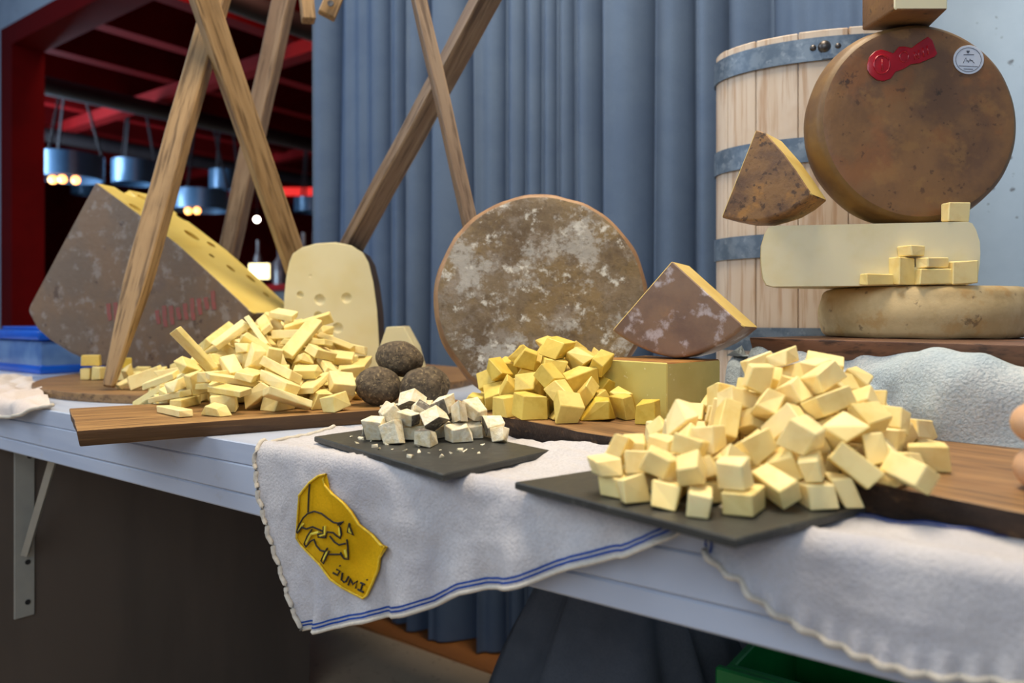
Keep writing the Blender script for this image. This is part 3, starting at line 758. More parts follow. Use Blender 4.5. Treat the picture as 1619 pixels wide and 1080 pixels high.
# ================================================================== cheeses
def disc_wheel(Rr, t_, rnd_, n=96, rings=9, side=4):
    """profile of a cheese wheel with soft edges, axis Z, from z=0 (back) to z=t_ (front)"""
    prof = [(Rr * k / rings * .93, 0) for k in range(rings)]
    prof += [(Rr - rnd_ + rnd_ * math.sin(a), rnd_ - rnd_ * math.cos(a)) for a in [math.pi / 2 * k / 4 for k in range(5)]]
    prof += [(Rr + .004 * math.sin(math.pi * k / side) * (t_ > .03), rnd_ + (t_ - 2 * rnd_) * k / side) for k in range(1, side)]
    prof += [(Rr - rnd_ + rnd_ * math.cos(a), t_ - rnd_ + rnd_ * math.sin(a)) for a in [math.pi / 2 * k / 4 for k in range(5)]]
    prof += [(Rr * k / rings * .93, t_) for k in range(rings - 1, -1, -1)]
    return lathe_bm(prof, n)
def axis_mtx(front, nrm, t_):
    """places a wheel so that the middle of its front face is at front, facing nrm"""
    q = Vector(nrm).normalized().to_track_quat('Z', 'Y').to_matrix().to_4x4()
    return Matrix.Translation(Vector(front) - Vector(nrm).normalized() * t_) @ q
def tag_side(bm, lim=.75):
    bm.normal_update()
    for f in bm.faces: f.material_index = 0 if abs(f.normal.z) > lim else 1

# standing wheel with white mould, in the middle
nrm = Vector((-.02, -math.cos(R(5)), math.sin(R(5))))
mt = axis_mtx((.0425, 1.12, .1665), nrm, .062)
bm = disc_wheel(.158, .062, .010, 120, 14)
for v in bm.verts:
    r = math.hypot(v.co.x, v.co.y)
    if r > .1:
        a = math.atan2(v.co.y, v.co.x); k = 1 + .016 * noise.noise(Vector((math.cos(a) * 2.2, math.sin(a) * 2.2, 4))) + .006 * noise.noise(Vector((math.cos(a) * 7, math.sin(a) * 7, 9)))
        v.co.x *= k; v.co.y *= k
rough_up(bm, .0016, 30, 2)
tag_side(bm, .93)
t = thing('round_cheese', (.0425, 1.15, 0), 'upright brown cheese wheel patched with white mould in the middle', 'cheese')
emit('flat_rind', split(bm, 0), 'rind_mould', t, mtx=mt, smooth=60)
emit('rim_rind', split(bm, 1), 'rind_rim', t, mtx=mt, smooth=60)
bm.free()

# block under the mauve wedge
F_, L_, R_ = Vector((.1707, .836, .025)), Vector((.0963, .924, .025)), Vector((.2496, .91, .025))
B_ = L_ + R_ - F_ + Vector((.0, .0, 0)); up = Vector((0, 0, .0634))
bm = wedge_bm([F_ + up, R_ + up, B_ + up, L_ + up], -up, {1, 2}, bv=.003)
wedge('cheese_block', bm, 'squared yellow cheese block lying on the walnut board', 'paste_block', 'rind_gold_edge')

def sector(name, pts, p0, yaw, lean, t_, rind_sides, label, paste, rind, bv=.004, holes=None, fr=True, br=True):
    n = Vector((-math.sin(R(yaw)) * math.cos(R(lean)), -math.cos(R(yaw)) * math.cos(R(lean)), math.sin(R(lean))))
    face = [onplane(x, y, p0, n) for x, y in pts]
    bm = wedge_bm(face, -n * t_, rind_sides, fr, br, bv)
    if holes:
        b2 = carve(bm, holes(face, n)); bm.free(); bm = b2
    return wedge(name, bm, label, paste, rind), n, face
# mauve wedge on the block
pts = [(1062, 413), (1177, 517), (1160, 531), (1141, 543), (1122, 552), (1104, 559), (1085, 564), (1067, 566), (1048, 563), (1030, 558), (1011, 550), (993, 541), (979, 532), (967, 523)]
sector('cheese_wedge', pts, atY(1067, 566, .905), 34, 2, .056, set(range(1, 13)), 'mauve brown cheese wedge standing on the yellow block', 'paste_gold', 'rind_purple', .005)
# orange brown wedge on the half wheel
pts = [(1195, 205), (1210, 210), (1239, 243), (1258, 269), (1284, 308), (1265, 324), (1243, 337), (1222, 344), (1200, 350), (1170, 350), (1140, 344)]
sector('cheese_wedge', pts, atY(1200, 351, .925), 40, 1, .055, {4, 5, 6, 7, 8, 9}, 'orange brown speckled cheese wedge leaning at the barrel', 'paste_gold', 'rind_quarter', .004)
# big holed wedge at left
A0 = Vector((-.877, 1.6, .42))
pts = [(151, 289), (215, 336), (280, 386), (340, 440), (399, 495), (385, 520), (360, 545), (325, 568), (285, 583), (240, 591), (195, 588), (150, 577), (110, 560), (75, 538), (55, 520), (43, 496), (48, 482), (98, 388)]
def em_holes(face, n):
    out = []; a = face[0]; b_ = face[4]; e = (b_ - a).normalized(); bk = -n; cn = e.cross(bk).normalized()
    rot = Matrix((e, bk, cn)).transposed().to_4x4()
    for x, y, r1, r2 in ((195, 300, .028, .016), (229, 317, .017, .010), (212, 331, .014, .009), (301, 378, .026, .015), (331, 393, .018, .013), (356, 397, .012, .008), (331, 410, .010, .008), (362, 429, .014, .008), (394, 444, .013, .008), (286, 347, .016, .01), (420, 468, .008, .006)):
        p = onplane(x, y, a, cn); out.append((p, (r1 * 1.2, r2 * 1.3, .012), rot))
    return out
emt, emn, emf = sector('cheese_wedge', pts, A0, 15, 0, .165, set(range(4, 15)), 'huge grey brown wheel quarter with holed yellow cut face at left', 'paste_emmental', 'rind_emmental', .012, em_holes)
for k in range(16):
    x = 172 + k * 11; y = 487 + 26 * math.sin((k + 1.5) / 16 * 2.6) - k * 1.6; h = 13 + 4 * math.sin(k * 1.7); w = 3.2
    if k in (4, 5, 6): continue
    q = [onplane(x + dx, y + dy, A0 + emn * .0009, emn) for dx, dy in ((-w - 1, -h), (w - 1, -h - 1), (w + 1.5, h), (-w + 1.5, h + 1))]
    bm = bm_new(q + [p - emn * .0006 for p in q], [(0, 1, 2, 3), (7, 6, 5, 4), (0, 4, 5, 1), (1, 5, 6, 2), (2, 6, 7, 3), (3, 7, 4, 0)])
    emit('red_stamp_mark', bm, 'rind_stamp', emt)
# ivory slab with round holes
pts = [(449, 598), (448, 540), (449, 470), (452, 440), (457, 415), (463, 401), (478, 391), (500, 385), (530, 383), (555, 388), (574, 400), (583, 416), (590, 446), (596, 490), (599, 540), (600, 598)]
p0 = at(525, 598, .0145)
def slab_holes(face, n):
    out = []
    for x, y, r1, d in ((162, 449, 5.5, 1.0), (308, 487, 9, .62), (507, 475, 8.6, .55), (295, 606, 7, 1.0), (441, 697, 8.8, .72), (240, 312, 4, .3), (635, 570, 3, .3)):
        p = onplane(440 + x / 4.694, 370 + y / 4.694, p0, n); rr = r1 * p0.y / FPX
        out.append((p + n * .001, (rr, rr * d, rr), Matrix()))
    return out
sector('cheese_slab', pts, p0, -1, 0, .085, set(range(0, 15)), 'ivory slab of holed cheese with arched top behind the sticks', 'paste_slab', 'rind_dark', .004, slab_holes, fr=False, br=False)
# pale wedge behind the dusted balls
pts = [(590, 607), (600, 549), (611, 517), (638, 516), (656, 549), (672, 607)]
sector('cheese_wedge', pts, at(630, 607, .0145), 5, 0, .05, set(), 'small pale cheese piece just behind the three dark balls', 'paste_slab', 'rind_ivory', .003, fr=False, br=True)

# stack at right: tan wheel, half wheel, big brown wheel
t = thing('round_cheese', (.524, .975, PLZ), 'flat tan cheese wheel lying on the reddish plank', 'cheese')
bm = disc_wheel(.118, .0620, .012, 96, 8, 6); rough_up(bm, .0012, 26, 5); tag_side(bm, .93)
mt = Matrix.Translation((.524, .975, PLZ))
emit('flat_rind', split(bm, 0), 'rind_tan', t, mtx=mt, smooth=60); emit('rim_rind', split(bm, 1), 'rind_tan', t, mtx=mt, smooth=60); bm.free()
HZ = PLZ + .0625
hl, hr = Vector((.3040, .922, HZ)), Vector((.5395, .877, HZ))
def half_wheel():
    hc = (hl + hr) / 2; Rr = (hr - hl).length / 2; ex = (hr - hl).normalized(); ey = Vector((-ex.y, ex.x, 0)); Hh = .0735
    prof = [(Rr - .012, 0), (Rr - .005, .002), (Rr - .001, .010), (Rr + .001, .025), (Rr + .0015, .037), (Rr + .001, .050), (Rr - .003, .064), (Rr - .007, .0715), (Rr - .012, Hh)]
    bm = bmesh.new(); n = 40; cols = []
    for k in range(n + 1):
        a = math.pi * k / n
        cols.append([bm.verts.new(hc + ex * (r * math.cos(a)) + ey * (r * math.sin(a)) + Vector((0, 0, z))) for r, z in prof])
    for a, b_ in zip(cols, cols[1:]):
        for i in range(len(prof) - 1): bm.faces.new((a[i], b_[i], b_[i + 1], a[i + 1])).material_index = 1
    bm.faces.new([cl[-1] for cl in cols]).material_index = 1
    bm.faces.new([cl[0] for cl in cols]).material_index = 1
    bm.faces.new(cols[0] + cols[-1][::-1]).material_index = 0
    bmesh.ops.recalc_face_normals(bm, faces=bm.faces)
    return bm
wedge('half_round_cheese', half_wheel(), 'half wheel of cream cheese with its cut face forward, in the stack', 'paste_half', 'rind_ivory')
HTOP = HZ + .0735
nb_ = Vector((0, -math.cos(R(3)), math.sin(R(3)))); BR = .1225
bc = Vector((.4925, .918, HTOP + BR + .0035)); BT = .054
mt = axis_mtx(bc, nb_, BT)
bm = disc_wheel(BR, BT, .011, 120, 12, 6); rough_up(bm, .0010, 24, 9); tag_side(bm, .93)
bw = thing('round_cheese', (bc.x, bc.y + .03, HTOP), 'large dark brown cheese wheel standing with red wax seal and round label', 'cheese')
emit('flat_rind', split(bm, 0), 'rind_big', bw, mtx=mt, smooth=60); emit('rim_rind', split(bm, 1), 'rind_big_side', bw, mtx=mt, smooth=60); bm.free()
def wf(x, y, lift): return onplane(1340 + x / 5.803, y / 5.803, bc + nb_ * lift, nb_)
seal = [(180, 590), (200, 520), (250, 470), (310, 455), (370, 470), (420, 490), (470, 430), (520, 425), (590, 440), (640, 400), (700, 360), (740, 335), (780, 370), (800, 430), (825, 490), (800, 520), (740, 545), (660, 580), (580, 590), (520, 630), (440, 660), (400, 720), (330, 745), (270, 735), (210, 690), (180, 640)]
bm = prism_bm([wf(x, y, .0022) for x, y in seal], [wf(x, y, -.0012) for x, y in seal]); bevel(bm, .0009, 2, [e for e in bm.edges if len(e.link_faces) == 2 and e.calc_face_angle(0) > .9])
sl = emit('wax_seal', bm, 'wax', bw, smooth=50, label='glossy red wax seal of a round stamp and a long tag')
emit('seal_ring', tube_bm([wf(315 + 72 * math.cos(a), 592 + 84 * math.sin(a), .0024) for a in [2 * math.pi * k / 28 for k in range(28)]], .0011, 5, closed=True), 'wax', sl, smooth=True)
emit('seal_ring', tube_bm([wf(520 + 40 * math.cos(a), 520 + 48 * math.sin(a), .0024) for a in [2 * math.pi * k / 20 for k in range(20)]], .0010, 5, closed=True), 'wax', sl, smooth=True)
for ln in ([(318, 540), (318, 645)], [(610, 480), (625, 545)], [(610, 480), (655, 535)], [(655, 460), (655, 535)], [(690, 440), (705, 520)], [(730, 420), (745, 500)]):
    emit('seal_ridge', tube_bm([wf(x, y, .0024) for x, y in ln], .0010, 5), 'wax', sl, smooth=True)
n = 40; lc = (1110, 548)
ringp = lambda r, lift: [wf(lc[0] + r * math.cos(2 * math.pi * k / n), lc[1] + r * .94 * math.sin(2 * math.pi * k / n), lift) for k in range(n)]
lb = emit('round_label', prism_bm(ringp(140, .0016), ringp(142, -.001)), 'paper', bw, smooth=40, label='round pale blue paper label with thin printed ring')
emit('printed_ring', tube_bm(ringp(117, .0017), .00035, 4, closed=True), 'ink', lb)
emit('printed_heart', prism_bm([wf(x, y, .0021) for x, y in ((1106, 492), (1092, 476), (1092, 466), (1099, 463), (1106, 468), (1113, 463), (1120, 466), (1120, 476))], [wf(x, y, .0014) for x, y in ((1106, 492), (1092, 476), (1092, 466), (1099, 463), (1106, 468), (1113, 463), (1120, 466), (1120, 476))]), 'ink', lb)
for ln in ([(1065, 502), (1160, 502)], [(1022, 604), (1195, 612)], [(1065, 632), (1150, 636)], [(1060, 580), (1085, 530), (1110, 575), (1120, 540), (1165, 580)], [(1085, 560), (1150, 556)]):
    emit('printed_line', tube_bm([wf(x, y, .0017) for x, y in ln], .0004, 4), 'ink', lb)
# wedge on top of the big wheel
zt = bc.z + BR + .001
q4 = [at(1414, 15, zt), at(1498, 15, zt), at(1482, 36, zt) + Vector((0, .03, 0)), at(1362, 49, zt) + Vector((.0, .0, 0))]
bm = wedge_bm([p + Vector((0, 0, .085)) for p in q4], Vector((0, 0, -.085)), {2, 3}, bv=.003)
wedge('cheese_wedge', bm, 'brown rinded cheese wedge perched on top of the big wheel', 'paste_half', 'rind_big')
# two soft cheeses cut by the right picture edge
for (x, y, Y, rx, rz, lab) in ((1656, 742, .50, .0195, .0165, 'pinkish soft cheese on the walnut board at the right edge, lower one'), (1652, 670, .505, .020, .0155, 'pinkish soft cheese at the right edge, upper one')):
    p = atY(x, y, Y); bm = bmesh.new(); bmesh.ops.create_icosphere(bm, subdivisions=3, radius=1.0)
    for v in bm.verts: v.co = Vector((v.co.x * rx, v.co.y * rx, max(-.94, min(.94, v.co.z)) * rz))
    emit('soft_cheese', bm, 'soft', mtx=Matrix.Translation(p), smooth=True, label=lab, cat='cheese', group='soft cheeses at the right edge')

# three dark dusted balls
for k, (x, y, Y, rx, rz, lab) in enumerate(((599, 611, 1.045, .0325, .0265, 'dark pepper dusted cheese ball, lower left of three'), (671, 612, 1.045, .0345, .0265, 'dark pepper dusted cheese ball, lower right of three'), (632, 567, 1.075, .0325, .0255, 'dark pepper dusted cheese ball resting on top of two others'))):
    p = atY(x, y, Y); bm = bmesh.new(); bmesh.ops.create_icosphere(bm, subdivisions=5, radius=1.0)
    for v in bm.verts:
        d = v.co.copy()
        m_ = 1 + .09 * noise.noise(d * 1.3 + Vector((k * 5, 0, 0))) + .03 * noise.noise(d * 4 + Vector((k, 3, 0))) + .012 * noise.noise(d * 22)
        v.co = Vector((d.x * rx, d.y * rx, d.z * rz)) * m_
    if k < 2: p.z = max(p.z, .018 + rz * .97)
    emit('cheese_ball', bm, 'ball', mtx=Matrix.Translation(p) @ Matrix.Rotation((.1, -.16, .22)[k], 4, 'Y'), smooth=True, label=lab, cat='cheese', group='dark dusted cheese balls')

# ================================================================== barrel
def barrel():
    C0 = Vector((.528, 1.25, 0)); a_, b_, ht = .185, .109, .5755; rot = Matrix.Rotation(R(-11), 4, 'Z')
    t = thing('wooden_vat', C0, 'oval pale wooden vat bound by grey metal hoops behind the stack', 'vat')
    mtx = Matrix.Translation(C0) @ rot
    N_ = 16; rnd = random.Random(2)
    ths = [2 * math.pi * k / N_ for k in range(N_ + 1)]
    def ell(th, off): 
        n = Vector((math.cos(th) / a_, math.sin(th) / b_, 0)).normalized(); return Vector((a_ * math.cos(th), b_ * math.sin(th), 0)) + n * off
    for k in range(N_):
        g = .0035; m_ = 6; th = [ths[k] + g + (ths[k + 1] - ths[k] - 2 * g) * i / m_ for i in range(m_ + 1)]
        o_ = rnd.uniform(-.0008, .0008); top = ht + rnd.uniform(-.001, .001)
        outer = [ell(x, o_) for x in th]; inner = [ell(x, -.016) for x in th][::-1]
        pl_ = outer + inner
        bm = prism_bm([p + Vector((0, 0, top)) for p in pl_], pl_)
        bevel(bm, .0012, 1, [e for e in bm.edges if len(e.link_faces) == 2 and e.calc_face_angle(0) > .8])
        so = emit('stave', bm, 'wood_stave', t, mtx=mtx @ Matrix.Translation((0, 0, 0)))
    bm = prism_bm([ell(x, -.017) + Vector((0, 0, .035)) for x in ths[:-1]], [ell(x, -.017) + Vector((0, 0, .015)) for x in ths[:-1]])
    emit('vat_bottom', bm, 'wood_stave', t, mtx=mtx)
    for z0, z1 in ((.528, .563), (.375, .413), (.232, .268), (.085, .122)):
        bm = bmesh.new(); n = 72; rings = []
        for k in range(n):
            th = 2 * math.pi * k / n
            rings.append([bm.verts.new(ell(th, o) + Vector((0, 0, z))) for o, z in ((.0012, z0), (.0042, z0), (.0042, z1), (.0012, z1))])
        for k in range(n):
            A, B = rings[k], rings[(k + 1) % n]
            for i in range(4): bm.faces.new((A[i], B[i], B[(i + 1) % 4], A[(i + 1) % 4]))
        emit('hoop', bm, 'galv', t, mtx=mtx, smooth=50)
    # overlap and rivets of the top hoop, found where they are seen
    inv = mtx.inverted()
    for x, y, r in ((1304, 74, .0095), (1286, 76, .0048), (1325, 73, .0048)):
        best = min((abs((mtx @ (ell(th, .0042)) ).x / (mtx @ ell(th, .0042)).y - (x - CX) / FPX), th) for th in [math.pi + math.pi * i / 400 for i in range(401)])[1]
        p = ell(best, .0042); n = ell(best, 1.0) - ell(best, 0); w = mtx @ p; z = EYE - (y - HY) * w.y / FPX
        z = min(.555, max(.537, z))
        bm = lathe_bm([(r, 0), (r * .92, r * .35), (r * .6, r * .65), (0, r * .75)], 16)
        emit('rivet', bm, 'rivet', t, mtx=mtx @ Matrix.Translation(Vector((p.x, p.y, z))) @ n.to_track_quat('Z', 'Y').to_matrix().to_4x4(), smooth=True)
    th0, th1 = best - .12, best + .14
    th = [th0 + (th1 - th0) * i / 8 for i in range(9)]
    o_ = [ell(x, .0058) for x in th]; i_ = [ell(x, .0040) for x in th][::-1]
    emit('hoop_end', prism_bm([p + Vector((0, 0, .562)) for p in o_ + i_], [p + Vector((0, 0, .529)) for p in o_ + i_]), 'galv', t, mtx=mtx)
barrel()

# ================================================================== the pole frame
def pole(t, a, b_, w, d, roll, m, taper=1.0, extend=.0, name='pole'):
    a = Vector(a); b_ = Vector(b_); ax = (b_ - a); L_ = ax.length * (1 + extend); q = ax.to_track_quat('Z', 'X').to_matrix().to_4x4() @ Matrix.Rotation(R(roll), 4, 'Z')
    bm = bmesh.new(); rows = []; n = 24
    for k in range(n + 1):
        f = k / n; z = L_ * f; s = 1.0 if f > .22 else taper + (1 - taper) * (f / .22)
        wob = Vector((.0016 * noise.noise(Vector((z * 7, roll, 1))), .0016 * noise.noise(Vector((z * 7, roll, 5))), 0))
        rows.append([bm.verts.new(Vector((x * w / 2 * s, y * d / 2 * s, z)) + wob) for x, y in ((-1, -1), (1, -1), (1, 1), (-1, 1))])
    for A, B in zip(rows, rows[1:]):
        for i in range(4): bm.faces.new((A[i], A[(i + 1) % 4], B[(i + 1) % 4], B[i]))
    bm.faces.new(rows[0]); bm.faces.new(rows[-1])
    bmesh.ops.recalc_face_normals(bm, faces=bm.faces)
    bevel(bm, .0022, 1, [e for e in bm.edges if len(e.link_faces) == 2 and e.calc_face_angle(0) > .9])
    return emit(name, bm, m, t, mtx=Matrix.Translation(a) @ q)
t = thing('pole_frame', (-.35, 1.5, 0), 'rustic stand of crossed wooden poles rising over the cheeses', 'stand')
pole(t, at(172, 612, .020), atY(343, 0, 1.50), .034, .040, 28, 'wood_pole', .42, .12)
pole(t, at(525, 584, .020), atY(322, 0, 1.41), .040, .044, 62, 'wood_pole', .7, .12)
pole(t, at(324, 574, .020), atY(449, 0, 1.78), .040, .046, 30, 'wood_pole_grey', .7, .12)
pole(t, at(451, 582, .020), atY(768, 0, 1.36), .024, .054, 4, 'wood_pole_grey', .8, .12)
pole(t, at(806, 632, 0), atY(663, 0, 1.27), .022, .046, 8, 'wood_pole_grey', .8, .12)
for (x, y, x2, y2, Y, w) in ((488, 34, 478, -60, 1.5, .026), (516, 26, 552, -60, 1.46, .034)):
    a = atY(x, y, Y); b_ = atY(x2, y2, Y); pole(t, a, b_, w, .03, 20, 'wood_pole', 1.0, .4, 'joint_block')
p = atY(523, 6, 1.44)
emit('bolt', lathe_bm([(.006, 0), (.006, .003), (0, .004)], 10), 'rivet', t, mtx=Matrix.Translation(p) @ Matrix.Rotation(R(90), 4, 'X'))

# ================================================================== blue storage boxes at the far left
bx = T(0, 0, 0); pb = at(18, 590, 0); s0, q0 = (pb - P0).dot(ED), (pb - P0).dot(EN)
mtx = Matrix.Translation(T(s0, q0 + .12, 0)) @ Matrix.Rotation(math.atan2(ED.y, ED.x), 4, 'Z')
t = thing('storage_box', T(s0, q0 + .12, 0), 'frosted plastic storage box with blue lid at the left end of the table', 'box')
emit('box_body', box_bm(-.19, .115, -.10, .10, 0.0, .082, .012, 2), 'clear_plastic', t, mtx=mtx, smooth=40)
emit('base_band', box_bm(-.193, .118, -.103, .103, 0.0, .022, .006, 2), 'blue_lid', t, mtx=mtx, smooth=40)
emit('lid', box_bm(-.20, .125, -.11, .11, .082, .106, .007, 2), 'blue_lid', t, mtx=mtx, smooth=40)
emit('lid_rim', box_bm(-.17, .095, -.08, .08, .106, .114, .003, 2), 'blue_lid', t, mtx=mtx, smooth=40)

# ================================================================== cut cheese pieces
def hexa(r, lx, ly, lz, j, tx=0, sh=0):
    v = []
    for x in (-1, 1):
        for y in (-1, 1):
            for z in (-1, 1):
                t_ = 1 - tx * (z > 0)
                v.append((x * lx / 2 * t_ + sh * z * lx / 2 + r.uniform(-j, j) * lx, y * ly / 2 + r.uniform(-j, j) * ly, z * lz / 2 + r.uniform(-j, j) * lz))
    return v
def variant(kind,i):
    r=random.Random(kind+str(i)); u=r.uniform
    if kind=='stick':
        if i<6: return hexa(r,u(.030,.044),u(.024,.032),u(.016,.024),.10,u(0,.3))
        if i<13: return hexa(r,u(.052,.080),u(.015,.024),u(.008,.013),.07)
        return hexa(r,u(.030,.045),u(.016,.026),u(.009,.015),.12,u(0,.4))
    if kind=='cube':
        if i%4==0: return hexa(r,u(.027,.036),u(.015,.020),u(.013,.017),.06,u(0,.15))
        return hexa(r,u(.016,.023),u(.015,.021),u(.012,.018),.13,u(0,.35),u(-.2,.25))
    if kind=='wedge':
        return hexa(r,u(.025,.036),u(.020,.027),u(.015,.022),.12,u(.15,.6),u(-.3,.3))
    if kind=='crumb':
        return hexa(r,u(.016,.025),u(.015,.021),u(.011,.017),.17,u(0,.4),u(-.3,.3))

def hull_bm(pts, bv):
    bm = bmesh.new()
    for p in pts: bm.verts.new(p)
    bmesh.ops.convex_hull(bm, input=bm.verts)
    bmesh.ops.delete(bm, geom=[v for v in bm.verts if not v.link_faces], context='VERTS')
    bmesh.ops.dissolve_limit(bm, angle_limit=R(15), verts=bm.verts, edges=bm.edges)
    if bv: bevel(bm, bv, 1)
    bmesh.ops.recalc_face_normals(bm, faces=bm.faces)
    return bm
def mesh_of(name, bm, m):
    me = bpy.data.meshes.new(name); bm.to_mesh(me); bm.free(); me.materials.append(M[m]); return me
